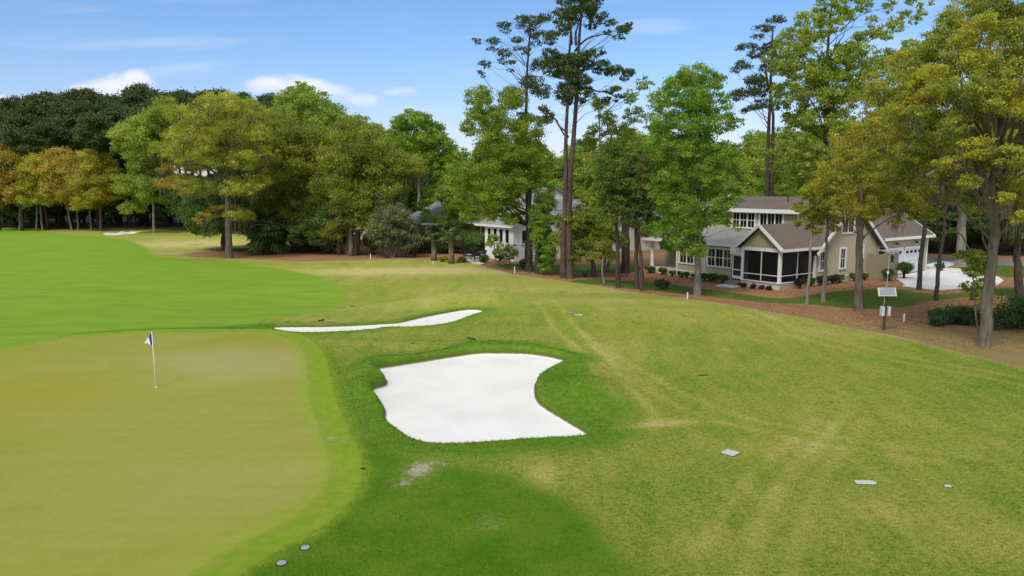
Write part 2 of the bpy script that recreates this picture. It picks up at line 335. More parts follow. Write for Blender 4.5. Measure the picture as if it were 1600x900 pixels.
    sand = k.mix(k.ss(n_s, .38, .66), (.755, .745, .705), (.69, .675, .64)); sand = k.mix(k.m('MULTIPLY', rk, .2), sand, (.66, .64, .57))
    sm = k.ss(sd, .065, .105)
    col = k.mix(sm, col, sand)
    k.put(p.inputs['Base Color'], col); p.inputs['Roughness'].default_value = .9; p.inputs['Specular IOR Level'].default_value = .1
    hg = k.m('ADD', k.m('MULTIPLY', n_gr, .9), k.m('MULTIPLY', n_hi, .6)); flat = k.m('MAXIMUM', sm, k.m('MULTIPLY', k.ss(k.attr('sd_green'), -.1, .2), .85))
    hg = k.m('MULTIPLY', hg, k.m('SUBTRACT', 1., k.m('MULTIPLY', flat, .85))); hg = k.m('ADD', hg, k.m('MULTIPLY', k.m('MULTIPLY', sm, rk), .14))
    k.put(p.inputs['Normal'], k.bump(hg, .75, .06))
    return m
GM = ground_material()
V = np.stack([x, y, z], 1)
gxn = np.gradient(ZG, gx, axis=1).ravel(); gyn = np.gradient(ZG, gy, axis=0).ravel()
NRM = np.stack([-gxn, -gyn, np.ones_like(gxn)], 1); NRM /= np.linalg.norm(NRM, axis=1, keepdims=True)
I = np.arange(nx*ny).reshape(ny, nx)
Q = np.stack([I[:-1,:-1].ravel(), I[:-1,1:].ravel(), I[1:,1:].ravel(), I[1:,:-1].ravel()], 1)
qa = {k_: A[k_][Q].mean(1) for k_ in A}
zone = np.zeros(len(Q), int)
zone[qa['sd_fair'] > 0] = 1; zone[(qa['sd_surr'] > 0) & (zone == 0)] = 2; zone[qa['sd_green'] > 0] = 3
zone[qa['sd_wood'] > 0] = 4; zone[qa['sd_lawn'] > 0] = 5
for i_, b in enumerate((b1, b2, b3)): zone[b[Q].mean(1) > -.02] = 6+i_
names = ['rough_grass_ground','fairway','green_surround','putting_green','pine_straw_ground','lawn','sand_bunker','sand_bunker','sand_bunker']
labs = ['mottled green and tan mown rough around the bunkers','bright green fairway beyond the putting green','bright green apron around the putting green','olive putting green with the flag',
        'reddish pine straw bed under the trees','dark green house lawn','large white sand bunker in front','long thin white sand bunker behind the large one','tiny white sand bunker far off near the wood']
for zi in range(9):
    q = Q[zone == zi]
    if not len(q): continue
    u, inv = np.unique(q, return_inverse=True)
    me = npmesh(names[zi], V[u], inv.reshape(-1, 4), attrs={k_: A[k_][u] for k_ in A}, smooth=True)
    me.normals_split_custom_set_from_vertices(NRM[u].tolist())
    o = link(names[zi], me, GM); tag(o, labs[zi], None, None, 'structure')

# ------------------------------------------------------------------ grass blades on the mown turf and litter on the straw beds (uncountable)
def bilin(arr, px_, py_):
    B_ = arr.reshape(ny, nx); i = np.clip(np.searchsorted(gx, px_)-1, 0, nx-2); j = np.clip(np.searchsorted(gy, py_)-1, 0, ny-2)
    u = (px_-gx[i])/(gx[i+1]-gx[i]); v = (py_-gy[j])/(gy[j+1]-gy[j])
    return B_[j,i]*(1-u)*(1-v)+B_[j,i+1]*u*(1-v)+B_[j+1,i]*(1-u)*v+B_[j+1,i+1]*u*v
def blades(n):
    # more of them near the camera side of the course
    yy = 12.5*(46/12.5)**rng.uniform(0, 1, n); xx = rng.uniform(-1, 1, n)*(yy*.72+1.)
    sdg = bilin(A['sd_green'], xx, yy); sds = bilin(A['sd_sand'], xx, yy); sdw = bilin(A['sd_wood'], xx, yy); sdf = bilin(A['sd_fair'], xx, yy); sur = bilin(A['sd_surr'], xx, yy); lsh = bilin(A['sd_lush'], xx, yy)
    ok = (sdg < -.9) & (sds < -.01) & (sdw < .1) & (sdf < .2); xx, yy, sur, lsh, sds = (q[ok] for q in (xx, yy, sur, lsh, sds)); n = len(xx)
    h = np.where(sur > 0, .027, .034)+np.clip(lsh+1.2, 0, 1)*.008; h = h*rng.uniform(.5, 1.35, n); h += .03*np.exp(-(sds/.12)**2)
    w_ = yy*.00042*rng.uniform(.8, 1.5, n)+.002; a = rng.uniform(0, 6.283, n); lean = rng.uniform(.2, 1.3, n)*h; la = rng.uniform(0, 6.283, n)
    zz = bilin(z, xx, yy)-.006
    P0 = np.stack([xx-np.cos(a)*w_, yy-np.sin(a)*w_, zz], 1); P1 = np.stack([xx+np.cos(a)*w_, yy+np.sin(a)*w_, zz], 1); P2 = np.stack([xx+np.cos(la)*lean, yy+np.sin(la)*lean, zz+h], 1)
    Vb = np.stack([P0, P1, P2], 1).reshape(-1, 3); at_ = {k_: np.repeat(bilin(A[k_], xx, yy), 3) for k_ in A}
    me = npmesh('grass_blades', Vb, tris=np.arange(3*n).reshape(-1, 3), attrs=at_); o = link('grass_blades', me, GM); tag(o, 'short green and straw coloured grass blades of the rough', 'grass', None, 'stuff')
blades(620000)
# ------------------------------------------------------------------ sky and sun
SUN_EL, SUN_AZ = R(50), R(-152)      # azimuth from +Y towards +X: behind the camera, to the left
w = bpy.data.worlds.new("World"); SC.world = w; w.use_nodes = True; w.node_tree.nodes.clear(); k = NT(w.node_tree)
out = k.new('ShaderNodeOutputWorld'); bg = k.new('ShaderNodeBackground'); k.l.new(bg.outputs[0], out.inputs[0])
sky = k.new('ShaderNodeTexSky'); sky.sky_type = 'NISHITA'; sky.sun_disc = False; sky.sun_elevation = SUN_EL; sky.sun_rotation = SUN_AZ
sky.air_density = 1.0; sky.dust_density = .6; sky.ozone_density = 2.0; sky.altitude = 50
d = k.coord('Generated'); s = k.sep(d)
yy = k.m('MAXIMUM', s[1], .02); ax = k.m('DIVIDE', s[0], yy); ez = k.m('DIVIDE', s[2], yy); front = k.ss(s[1], .05, .3)
cmb = k.new('ShaderNodeCombineXYZ'); k.put(cmb.inputs[0], ax); k.put(cmb.inputs[1], k.m('MULTIPLY', ez, 2.0)); k.put(cmb.inputs[2], 0.0)
nz = k.noise(cmb.outputs[0], 9, 7, .58, .3); nzb = k.noise(cmb.outputs[0], 26, 5, .6)
cs = k.new('ShaderNodeCombineXYZ'); k.put(cs.inputs[0], k.m('MULTIPLY', ax, .7)); k.put(cs.inputs[1], k.m('MULTIPLY', ez, 6.)); k.put(cs.inputs[2], 3.0)
nst = k.noise(cs.outputs[0], 5, 5, .55, .4)
def blob(px, py, rx, ry, slope=0., amp=1.):
    q = ray(px, py); cx, cy = q[0]/q[1], q[2]/q[1]; rx /= 1200.; ry /= 1200.
    dx = k.m('SUBTRACT', ax, cx); dy = k.m('SUBTRACT', k.m('SUBTRACT', ez, cy), k.m('MULTIPLY', dx, slope))
    r2 = k.m('ADD', k.m('POWER', k.m('ABSOLUTE', k.m('DIVIDE', dx, rx)), 2.), k.m('POWER', k.m('ABSOLUTE', k.m('DIVIDE', dy, ry)), 2.))
    return k.m('MULTIPLY', k.m('SUBTRACT', 1., r2), amp)
acc = None
for b in [(172,136,62,20,.14),(208,124,26,16,.1),(132,142,36,13,0),(430,130,50,15,.1,.8),(498,138,62,15,-.16,.9),(545,152,50,12,-.1,.6),(2,156,22,9),(625,144,22,7,0,.35)]:
    v = blob(*b); acc = v if acc is None else k.m('MAXIMUM', acc, v)
acc = k.m('MAXIMUM', acc, -1.5)
cf = k.ss(k.m('ADD', acc, k.m('ADD', k.m('MULTIPLY', k.m('SUBTRACT', nz, .5), 3.6), k.m('MULTIPLY', k.m('SUBTRACT', nzb, .5), 1.5))), -.35, 1.15, 0., .88)
wis = k.m('MULTIPLY', k.ss(nst, .5, .78), .22); wb = k.m('MULTIPLY', k.ss(k.m('ADD', blob(1020, 40, 90, 16), k.m('MULTIPLY', k.m('SUBTRACT', nst, .5), 2.)), 0., 1.4), .3)
cf = k.m('MULTIPLY', k.m('MAXIMUM', cf, k.m('MAXIMUM', wis, wb)), front)
tint = k.mix(1., sky.outputs[0], k.mix(k.ss(s[2], .02, .2), (.98, .93, 1.15), (.78, .97, 1.2)), 'MULTIPLY')
# thin bright cloud sheet overhead and behind the camera: unseen, added as neutral fill light
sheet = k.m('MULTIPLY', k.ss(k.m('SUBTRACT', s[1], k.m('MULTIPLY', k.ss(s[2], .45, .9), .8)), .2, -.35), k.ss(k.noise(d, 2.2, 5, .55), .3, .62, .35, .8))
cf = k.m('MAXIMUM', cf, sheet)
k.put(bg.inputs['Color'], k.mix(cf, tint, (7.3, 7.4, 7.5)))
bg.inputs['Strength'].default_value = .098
sl = bpy.data.lights.new('sun', 'SUN'); sl.energy = 2.0; sl.angle = R(20); sl.color = (1, .93, .80)
so = bpy.data.objects.new('sun', sl); COL.objects.link(so)
dv = Vector((math.sin(SUN_AZ)*math.cos(SUN_EL), math.cos(SUN_AZ)*math.cos(SUN_EL), math.sin(SUN_EL)))
so.rotation_euler = (-dv).to_track_quat('-Z', 'Y').to_euler(); so.location = dv*100
SC.view_settings.view_transform = 'Standard'; SC.view_settings.look = 'None'; SC.view_settings.gamma = 1; SC.view_settings.use_curve_mapping = False
SC.view_settings.exposure = .45
SC.render.engine = 'CYCLES'
cy = SC.cycles; cy.max_bounces = 8; cy.diffuse_bounces = 7; cy.glossy_bounces = 2; cy.transmission_bounces = 3; cy.transparent_max_bounces = 6; cy.use_denoising = True
cy.caustics_reflective = False; cy.caustics_refractive = False
# ------------------------------------------------------------------ trees
def leaf_mat(name, dark, mid, lite, transl=.3, var=.22):
    m, k, p, out = newmat(name)
    k.n.remove(p)
    t = k.attr('tint'); oi = k.new('ShaderNodeObjectInfo').outputs['Random']
    c = k.mix(k.ss(t, 0., .5), dark, mid); c = k.mix(k.ss(t, .5, 1.), c, lite)
    hs = k.new('ShaderNodeHueSaturation'); k.put(hs.inputs['Color'], c)
    k.put(hs.inputs['Value'], k.m('ADD', 1-var*.5, k.m('MULTIPLY', oi, var))); k.put(hs.inputs['Hue'], k.m('ADD', .49, k.m('MULTIPLY', oi, .02)))
    df = k.new('ShaderNodeBsdfDiffuse'); tr = k.new('ShaderNodeBsdfTranslucent'); gl = k.new('ShaderNodeBsdfGlossy'); gl.inputs['Roughness'].default_value = .45
    k.put(df.inputs[0], hs.outputs[0]); k.put(tr.inputs[0], k.mix(1., hs.outputs[0], (1.15, 1.15, .7), 'MULTIPLY'))
    a = k.new('ShaderNodeMixShader'); a.inputs[0].default_value = transl; k.l.new(df.outputs[0], a.inputs[1]); k.l.new(tr.outputs[0], a.inputs[2])
    b = k.new('ShaderNodeMixShader'); b.inputs[0].default_value = .03; k.l.new(a.outputs[0], b.inputs[1]); k.l.new(gl.outputs[0], b.inputs[2])
    k.l.new(b.outputs[0], out.inputs[0]); return m
def bark_mat(name, a, b, sc=5.):
    m, k, p, out = newmat(name); c = k.coord('Object', (1, 1, .22)); n = k.noise(c, sc, 6, .65); n2 = k.noise(k.coord(), .9, 3)
    k.put(p.inputs['Base Color'], k.mix(k.ss(n2, .35, .7, 0, .6), k.mix(k.ss(n, .3, .7), a, b), tuple(.5*(u+v)+.03 for u, v in zip(a, b))))
    p.inputs['Roughness'].default_value = .9; k.put(p.inputs['Normal'], k.bump(n, .7, .06)); return m
L_PINE = leaf_mat('dark_pine_needles', (.036,.062,.018), (.075,.115,.028), (.16,.185,.048), .3)
L_PINEG = leaf_mat('green_pine_needles', (.075,.125,.028), (.16,.24,.042), (.31,.38,.075), .45)
L_PINE2 = leaf_mat('far_pine_needles', (.036,.066,.020), (.078,.118,.030), (.165,.18,.05), .25)
L_FRESH = leaf_mat('fresh_green_leaves', (0.123,0.215,0.020), (0.259,0.390,0.031), (0.541,0.605,0.067), 0.53)
L_MAPLE = leaf_mat('maple_leaves', (0.103,0.213,0.024), (0.207,0.356,0.036), (0.473,0.549,0.071), 0.53)
L_LIME = leaf_mat('lime_spring_leaves', (.17,.26,.035), (.36,.47,.065), (.58,.65,.15), .5)
L_OLIVE = leaf_mat('olive_oak_leaves', (0.106,0.147,0.024), (0.264,0.324,0.036), (0.495,0.520,0.050), 0.43)
L_YEL = leaf_mat('yellow_oak_leaves', (.22,.215,.026), (.45,.43,.045), (.70,.64,.085), .5)
L_ORANGE = leaf_mat('orange_oak_leaves', (.25,.185,.03), (.47,.355,.06), (.66,.50,.10), .45)
L_AMBER = leaf_mat('amber_green_leaves', (.19,.205,.03), (.40,.41,.05), (.66,.62,.10), .48)
L_GOLD = leaf_mat('gold_cypress_leaves', (.165,.205,.030), (.35,.40,.055), (.61,.61,.11), .48)
L_DARK = leaf_mat('dark_understory_leaves', (.05,.10,.024), (.115,.19,.042), (.24,.34,.07), .4)
L_GREY = leaf_mat('grey_green_leaves', (.10,.125,.05), (.19,.22,.085), (.30,.32,.14), .3)
L_BUSH = leaf_mat('shrub_leaves', (0.033,0.073,0.020), (0.073,0.146,0.033), (0.146,0.244,0.057), 0.38)
L_RED = leaf_mat('red_brown_shrub_leaves', (.03,.015,.012), (.07,.035,.025), (.11,.07,.04), .2)
L_BYEL = leaf_mat('bright_yellow_green_leaves', (.13,.17,.012), (.26,.30,.018), (.40,.42,.03), .3)
L_MOSS = leaf_mat('hanging_moss', (0.060,0.056,0.036), (0.112,0.104,0.068), (0.168,0.156,0.104), .25, .1)
L_PALM = leaf_mat('palmetto_fronds', (0.039,0.072,0.019), (0.098,0.143,0.039), (0.195,0.247,0.078), .2)
BK_GREY = bark_mat('pale_grey_bark', (.13,.115,.095), (.33,.30,.26))
BK_BROWN = bark_mat('brown_pine_bark', (.04,.027,.021), (.125,.085,.065))
BK_DARK = bark_mat('dark_bark', (.028,.022,.017), (.095,.075,.058))
BK_OAK = bark_mat('oak_bark', (.07,.058,.043), (.21,.18,.14))
BK_PALM = bark_mat('palmetto_bark', (.10,.07,.045), (.29,.21,.14), 9.)

COVER, LEAF, LIMB, CAP, RB = 3.6, .98, .5, 4.0, 1.2
def rdir(n):
    v = rng.normal(size=(n, 3)); return v/np.linalg.norm(v, axis=1, keepdims=True)
def leaves(P, size, tint, flat=.5, aspect=.55, rnd=.35):
    """pointed four-cornered leaf sprays at points P, each with its own size, tilt and turn"""
    n = len(P); s = size*(1+rnd*rng.uniform(-1, 1, n))
    nrm = rdir(n); nrm[:,2] = nrm[:,2]*(1-flat)+flat*np.sign(rng.uniform(-.3, 1, n)); nrm /= np.linalg.norm(nrm, axis=1, keepdims=True)
    u = np.cross(nrm, rdir(n)); u /= np.linalg.norm(u, axis=1, keepdims=True)+1e-9; v = np.cross(nrm, u)
    a = u*s[:,None]; b = v*(s*aspect)[:,None]; fold = nrm*(s*.12)[:,None]; sk = rng.uniform(-.25, .25, n)[:,None]
    V = np.stack([P-a*.5, P+a*sk*.5-b*.5+fold, P+a*.5, P-a*sk*.5+b*.5+fold], 1).reshape(-1, 3)
    return V, np.repeat(tint, 4)
def crown_points(blobs, cover, size, clump=.33, aspect=.55, zflat=.8, shell=.55, cap=60000, gap=0.):
    Ps = []; Ts = []
    cover = cover*COVER; area = .5*size*size*aspect*1.05
    tot = sum(cover*math.pi*b[3]**2/(area*.55) for b in blobs); f = min(1, cap/max(tot, 1))
    for (bx, by, bz, r) in blobs:
        n = int(cover*math.pi*r*r/(area*.55)*f)
        if n < 6: n = 6
        kc = max(5, int(9*(r/max(r*clump, .01))**.35)); kc = max(8, int(1.6/clump**2))
        cd = rdir(kc)*(rng.uniform(shell, 1., kc)**.6)[:,None]*r; cd[:,2] *= zflat
        ct = rng.uniform(0, 1, kc); wgt = rng.uniform(.35, 1., kc)**1.5
        if gap: wgt[rng.uniform(size=kc) < gap] *= .05
        idx = rng.choice(kc, n, p=wgt/wgt.sum())
        off = rng.normal(size=(n, 3))*r*clump*.74; off[:,2] *= .6
        Ps.append(np.array([bx, by, bz])+cd[idx]+off); Ts.append(np.clip(.62*ct[idx]+.38*rng.uniform(0, 1, n), 0, 1))
    return np.concatenate(Ps), np.concatenate(Ts)
def leaf_object(name, P, T, size, mat, parent, flat=.5, aspect=.55):
    V, t = leaves(P, size, T, flat, aspect); n = len(P)
    me = npmesh(name, V, np.arange(4*n).reshape(-1, 4), attrs={'tint': t})
    return link(name, me, mat, parent)
def curve(p, q, sag=.15, n=5, wob=.05):
    p = np.array(p, float); q = np.array(q, float); L = np.linalg.norm(q-p); out = []
    j = rng.normal(size=3)*L*wob
    for i in range(n):
        t = i/(n-1); c = p+(q-p)*t; s_ = math.sin(t*math.pi)
        c = c+j*s_+(rng.normal(size=3)*L*.022 if 0 < i < n-1 else 0); c[2] += sag*L*s_*.6; out.append(c)
    return out
def twigs(mb, P, base, count, r0, n=4):
    for _ in range(count):
        q = P[rng.integers(len(P))]; mb.tube(curve(base, q, .05, 4, .12), [r0, r0*.75, r0*.5, r0*.2], n, cap=False)
def limbs(mb, trunk, blobs, r_lo, r_hi, zmin=.35, frac=1., split=2):
    tz = np.array([t[2] for t in trunk]); zt = tz[-1]
    order = sorted(range(len(blobs)), key=lambda i: blobs[i][2])
    for i in order:
        if rng.uniform() > frac: continue
        bx, by, bz, r = blobs[i]; hd = math.hypot(bx-np.interp(bz, tz, [t[0] for t in trunk]), by-np.interp(bz, tz, [t[1] for t in trunk]))
        h = min(zt*.97, max(zmin*zt, bz-hd*rng.uniform(.35, .85)-r*.2))
        s = np.array([np.interp(h, tz, [t[j] for t in trunk]) for j in range(3)])
        L = np.linalg.norm(np.array([bx, by, bz])-s); rr = r_lo+(r_hi-r_lo)*min(1, L/8.)
        c = curve(s, (bx, by, bz), rng.uniform(-.05, .22), 6, .07); mb.tube(c, [rr, rr*.8, rr*.62, rr*.46, rr*.33, rr*.18], 6, cap=False)
        for _ in range(split):
            e = np.array([bx, by, bz])+rdir(1)[0]*r*np.array([.95, .95, .7]); st = c[rng.integers(2, 5)]
            mb.tube(curve(st, e, .1, 4, .1), [rr*.42, rr*.33, rr*.22, rr*.08], 4, cap=False)
def moss_object(name, pts, lens, width, parent, mat=None):
    """grey moss: bundles of thin hanging strands, each a crossed pair of tapering strips"""
    V = []; Q = []; T = []
    for p, L in zip(pts, lens):
        for _ in range(4):
            a = rng.uniform(0, math.pi); w = width*rng.uniform(.5, 1.2); o = rng.normal(size=3)*width*1.3; l = L*rng.uniform(.5, 1.1)
            dx, dy = math.cos(a)*w*.5, math.sin(a)*w*.5; sw = rng.normal(size=2)*.12*l; b = len(V); x0, y0, z0 = p+o
            V += [(x0-dx, y0-dy, z0), (x0+dx, y0+dy, z0), (x0+sw[0]*.5-dx*.8, y0+sw[1]*.5-dy*.8, z0-l*.5), (x0+sw[0]*.5+dx*.8, y0+sw[1]*.5+dy*.8, z0-l*.5), (x0+sw[0]-dx*.15, y0+sw[1]-dy*.15, z0-l), (x0+sw[0]+dx*.15, y0+sw[1]+dy*.15, z0-l)]
            Q += [(b, b+1, b+3, b+2), (b+2, b+3, b+5, b+4)]; T += [rng.uniform(0, 1)]*6
    return link(name, npmesh(name, V, Q, attrs={'tint': T}), mat or L_MOSS, parent)
def px_blobs(px_list, base, Yd, depth=.55, layers=3, sub=.8):
    """crown masses read off the photo, given depth: every mass is repeated in front of and behind the trunk"""
    out = []; S = Yd/F
    xs = [p[0] for p in px_list]; cx = .5*(min(xs)+max(xs)); W = .5*(max(xs)-min(xs))*S+1.
    for (px, py, r) in px_list:
        c = at(px, py, Yd)-base; rm = r*S*RB; e = math.sqrt(max(.12, 1-((px-cx)*S/W)**2))*W*depth
        for j in range(layers):
            o = (j-(layers-1)/2)/max(1, (layers-1)/2)*e if layers > 1 else 0.
            jx, jz = rng.uniform(-.35, .35, 2)*rm*(1 if o else .2); sc = (sub if o else 1.)
            f = 1+o/Yd
            out.append((c[0]*1.+jx, o+rng.uniform(-.25, .25)*rm, c[2]+jz-abs(o)*.12, rm*sc))
    return out
def tree(name, label, cat, base_px, trunks, pxb, lmat, bmat, leaf, cover=1.1, clump=.33, zflat=.8, layers=3, depth=.55, group=None, lr=(.03,.14), zmin=.35, lfrac=.6, flat=.5, aspect=.55,
         moss=None, extra=None, cap=60000, Yd=None, gap=0., shell=.55, split=2, crown_name='crown', sides=10, flare=.5, mats=None):
    """trunks: list of (pixel path from the foot upwards, foot radius, top radius)"""
    if Yd is None: B = GZ(*base_px)
    else:
        b_ = at(base_px[0], base_px[1], Yd); B = np.array([b_[0], Yd, ground_z(b_[0], Yd)])
    Yd = B[1]; leaf *= LEAF; cap = int(cap*CAP); lr = (lr[0]*LIMB, lr[1]*LIMB); split = min(split, 1); lfrac *= .8
    root = empty(name, B, 0, label, cat, group); mb = MB(); T0 = None
    for (path, ra, rb) in trunks:
        pts = []
        for i, (px, py) in enumerate(path):
            q = at(px, py, Yd)-B
            if i == 0: q[2] = -.15
            q[1] += 0 if i == 0 else rng.uniform(-.12, .12); pts.append(q)
        # resample
        pts = np.array(pts); sg = np.concatenate([[0], np.cumsum(np.linalg.norm(np.diff(pts, axis=0), axis=1))]); m = 14
        tt = np.linspace(0, sg[-1], m)**1.; P = np.stack([np.interp(tt, sg, pts[:,j]) for j in range(3)], 1)
        P[1:-1,:2] += rng.normal(size=(m-2, 2))*ra*.13
        rad = [ra+(rb-ra)*(i/(m-1))**.9 for i in range(m)]
        P = np.insert(P, 1, P[0]+(P[1]-P[0])*.25, 0); P = np.insert(P, 1, P[0]+(P[1]-P[0])*.35, 0); rad = [ra*(1+flare), ra*(1+flare*.55), ra*(1+flare*.25)]+rad[1:]
        mb.tube(P, rad, sides)
        if T0 is None: T0 = P
    blobs = px_blobs(pxb, B, Yd, depth, layers)
    limbs(mb, T0, blobs, lr[0], lr[1], zmin, lfrac, split)
    if extra: extra(mb, B, Yd)
    mb.build('trunk', bmat, root, smooth=True, fix=False)
    P, T = crown_points(blobs, cover/math.sqrt(layers), leaf, clump, aspect, zflat, shell, cap, gap)
    if mats:                                        # a second foliage colour in part of the crown
        m2, fn = mats; sel = fn(P+B)
        leaf_object(crown_name, P[~sel], T[~sel], leaf, lmat, root, flat, aspect); leaf_object(crown_name, P[sel], T[sel], leaf, m2, root, flat, aspect)
    else: leaf_object(crown_name, P, T, leaf, lmat, root, flat, aspect)
    if moss:
        n, L, wd = moss[:3]; n = int(n*1.8); wd *= .45; L *= .85; bl = [b for b in blobs if (len(moss) < 4 or moss[3](np.array(b[:3])+B))]
        ps = []; ls = []
        for _ in range(n):
            b = bl[rng.integers(len(bl))]; d_ = rdir(1)[0]; ps.append(np.array(b[:3])+d_*b[3]*np.array([.9, .9, .45])-np.array([0, 0, b[3]*.3])); ls.append(L*rng.uniform(.4, 1.2))
        moss_object('moss_foliage', ps, ls, wd, root)
    return root
def proto_tree(name, label, cat, H, kind, lmat, bmat, leaf, seed_r=.2, n_leaf=5000):
    """a whole tree of height H standing at the origin, to be copied into the wood"""
    root = empty(name, (0, 0, 0), 0, label, cat); mb = MB(); bl = []
    lean = rng.normal(size=2)*H*.02
    if kind == 'pine':
        z0 = H*.52
        for i in range(15):
            z_ = z0+(H-z0)*(i+.4)/15; e = math.sin((z_-z0)/(H-z0)*math.pi*.8+.5)*H*.17*rng.uniform(.5, 1.1); a = rng.uniform(0, 6.28)
            bl.append((math.cos(a)*e, math.sin(a)*e, z_, H*rng.uniform(.055, .085)))
        bl.append((lean[0], lean[1], H*.96, H*.07)); zf, cl = .5, .36
    elif kind == 'oak':
        for i in range(20):
            a = rng.uniform(0, 6.28); q = rng.uniform(.1, 1)**.6; z_ = H*(.42+.5*rng.uniform(0, 1)*math.cos(q*1.1)); bl.append((math.cos(a)*q*H*.42, math.sin(a)*q*H*.42, z_, H*rng.uniform(.1, .16)))
        zf, cl = .7, .33
    else:
        for i in range(20):
            t = (i+.5)/20; a = rng.uniform(0, 6.28); e = H*.24*math.sin(math.pi*(.12+.84*t))**.8*rng.uniform(.3, 1.); bl.append((math.cos(a)*e, math.sin(a)*e, H*(.26+.7*t), H*rng.uniform(.07, .11)))
        zf, cl = .85, .33
    tr = [np.array([lean[0]*t, lean[1]*t, H*(.97 if kind != 'oak' else .7)*t-.1]) for t in np.linspace(0, 1, 7)]
    rr = H*(.011 if kind == 'pine' else .016 if kind != 'oak' else .024)
    mb.tube(tr, [rr*1.4]+[rr*(1-.11*i) for i in range(1, 7)], 7); limbs(mb, tr, bl, .03, .10, .3, .7, 1)
    mb.build('trunk', bmat, root, smooth=True, fix=False)
    area = .5*leaf*leaf*.55; cov = n_leaf*2.2/COVER*area*.55/sum(math.pi*b[3]**2 for b in bl)
    P, T = crown_points(bl, cov, leaf, cl, .55, zf, .5, n_leaf*4); leaf_object('crown', P, T, leaf, lmat, root, .45)
    return root
# ------------------------------------------------------------------ the far wood: copies of a few whole trees
PR = [proto_tree('pine_tree', 'x', 'tree', 26., 'pine', L_PINE2, BK_BROWN, .42, n_leaf=6500) for _ in range(3)]
PO = proto_tree('oak_tree', 'x', 'tree', 15., 'oak', L_OLIVE, BK_OAK, .40, n_leaf=7500)
PD = [proto_tree('broadleaf_tree', 'x', 'tree', 20., 'broad', L_FRESH, BK_GREY, .40, n_leaf=7000), proto_tree('broadleaf_tree', 'x', 'tree', 20., 'broad', L_MAPLE, BK_GREY, .40, n_leaf=6500)]
PDK = proto_tree('understory_tree', 'x', 'tree', 11., 'broad', L_DARK, BK_DARK, .38, n_leaf=5500)
KIDS = {}
USED = set()
def put(pr, H0, px, Yd, top, label, group, wide=1., dy=0.):
    b = at(px, 300, Yd); gz = ground_z(b[0], Yd); H = at(px, top, Yd)[2]-gz; sc = H/H0
    if pr.name not in KIDS: KIDS[pr.name] = children(pr)
    rz = rng.uniform(0, 6.28); S = (sc*wide, sc*wide, sc)
    if pr.name not in USED:
        USED.add(pr.name); pr.location = (b[0], Yd, gz-.1); pr.rotation_euler = (0, 0, rz); pr.scale = S; pr['label'] = label; pr['group'] = group; return pr
    return dup(pr, (b[0], Yd, gz-.1), rz, S, label, group, KIDS[pr.name])
EL = [-150, 0, 60, 130, 200, 232, 300, 370, 430, 480, 540]; ET = [190, 166, 152, 147, 151, 141, 141, 151, 152, 168, 205]
for row, (Yd, off) in enumerate([(142, 38), (150, 22), (160, 14), (172, 6), (186, 0), (202, -2)]):
    px = -140+rng.uniform(0, 20)
    while px < 520:
        if not (row == 0 and 200 < px < 330):
            put(PR[int(rng.integers(3))], 26., px, Yd+rng.uniform(-4, 4), np.interp(px, EL, ET)+off+rng.uniform(-4, 16), 'tall dark green pine in the wood beyond the fairway', 'dark pines of the far wood', rng.uniform(.95, 1.3))
        px += rng.uniform(30, 50)
# dark understory along the foot of the far wood and behind the oaks
for row, (Yd, t0) in enumerate([(146, 292), (153, 275), (162, 262)]):
    px = -120.
    while px < 760:
        put(PDK, 11., px, Yd+rng.uniform(-2, 2) - (28 if px > 400 else 0), t0+rng.uniform(-10, 25), 'dark bushy understory tree filling the foot of the wood', 'understory trees of the wood', rng.uniform(1.1, 1.6)); px += rng.uniform(26, 44)
# wood behind the houses
EC = [430, 500, 560, 620, 690, 730, 780, 860, 930, 1000, 1060, 1120, 1180, 1260, 1340, 1420, 1520, 1640]; ETC = [172, 188, 210, 208, 212, 222, 228, 228, 218, 192, 198, 208, 205, 180, 165, 150, 130, 110]
for row, (Yd, off) in enumerate([(122, 26), (134, 12), (148, 2), (165, 0)]):
    px = 470.+row*9
    while px < 1230:
        q = rng.uniform(); pr, H0, lb, gp = (PD[0], 20., 'green leafy tree in the wood behind the houses', 'green trees behind the houses') if q < .36 else (PD[1], 20., 'green leafy tree in the wood behind the houses', 'green trees behind the houses') if q < .58 else (PO, 15., 'olive green oak in the wood behind the houses', 'olive oaks behind the houses') if q < .84 else (PR[int(rng.integers(3))], 26., 'dark pine rising in the wood behind the houses', 'pines behind the houses')
        put(pr, H0, px, Yd+rng.uniform(-4, 4), np.interp(px, EC, ETC)+off+rng.uniform(-6, 18), lb, gp, rng.uniform(.95, 1.25)); px += rng.uniform(34, 54)
for row, (Yd, off) in enumerate([(100, 45), (112, 20), (128, 0)]):
    px = 1150.+row*11
    while px < 1720:
        q = rng.uniform(); pr, H0, lb, gp = (PD[0], 20., 'green leafy tree beyond the brown roofed house', 'green trees beyond the brown roofed house') if q < .5 else (PO, 15., 'olive oak beyond the brown roofed house and road', 'oaks beyond the brown roofed house')
        put(pr, H0, px, Yd+rng.uniform(-4, 4), np.interp(px, EC, ETC)+off+rng.uniform(0, 25), lb, gp, rng.uniform(.95, 1.2)); px += rng.uniform(45, 65)
for px, Yd, tp in [(1480,92,300),(1520,95,310),(1555,90,295),(1590,94,305),(1630,92,290),(1460,98,305),(1680,96,280),(1420,104,310)]:
    put(PDK, 11., px, Yd, tp, 'dark leafy tree at the far side of the road', 'dark trees across the road', 1.2)
for row, (Yd, t0) in enumerate([(98, 292), (107, 272)]):
    px = 690.+row*13
    while px < 1180:
        q = rng.uniform(); put(PD[0] if q < .5 else PD[1], 20., px, Yd+rng.uniform(-2, 3), t0+rng.uniform(-14, 14), 'low green tree close behind the white house', 'low green trees close behind the white house', rng.uniform(1.2, 1.5)); px += rng.uniform(36, 52)
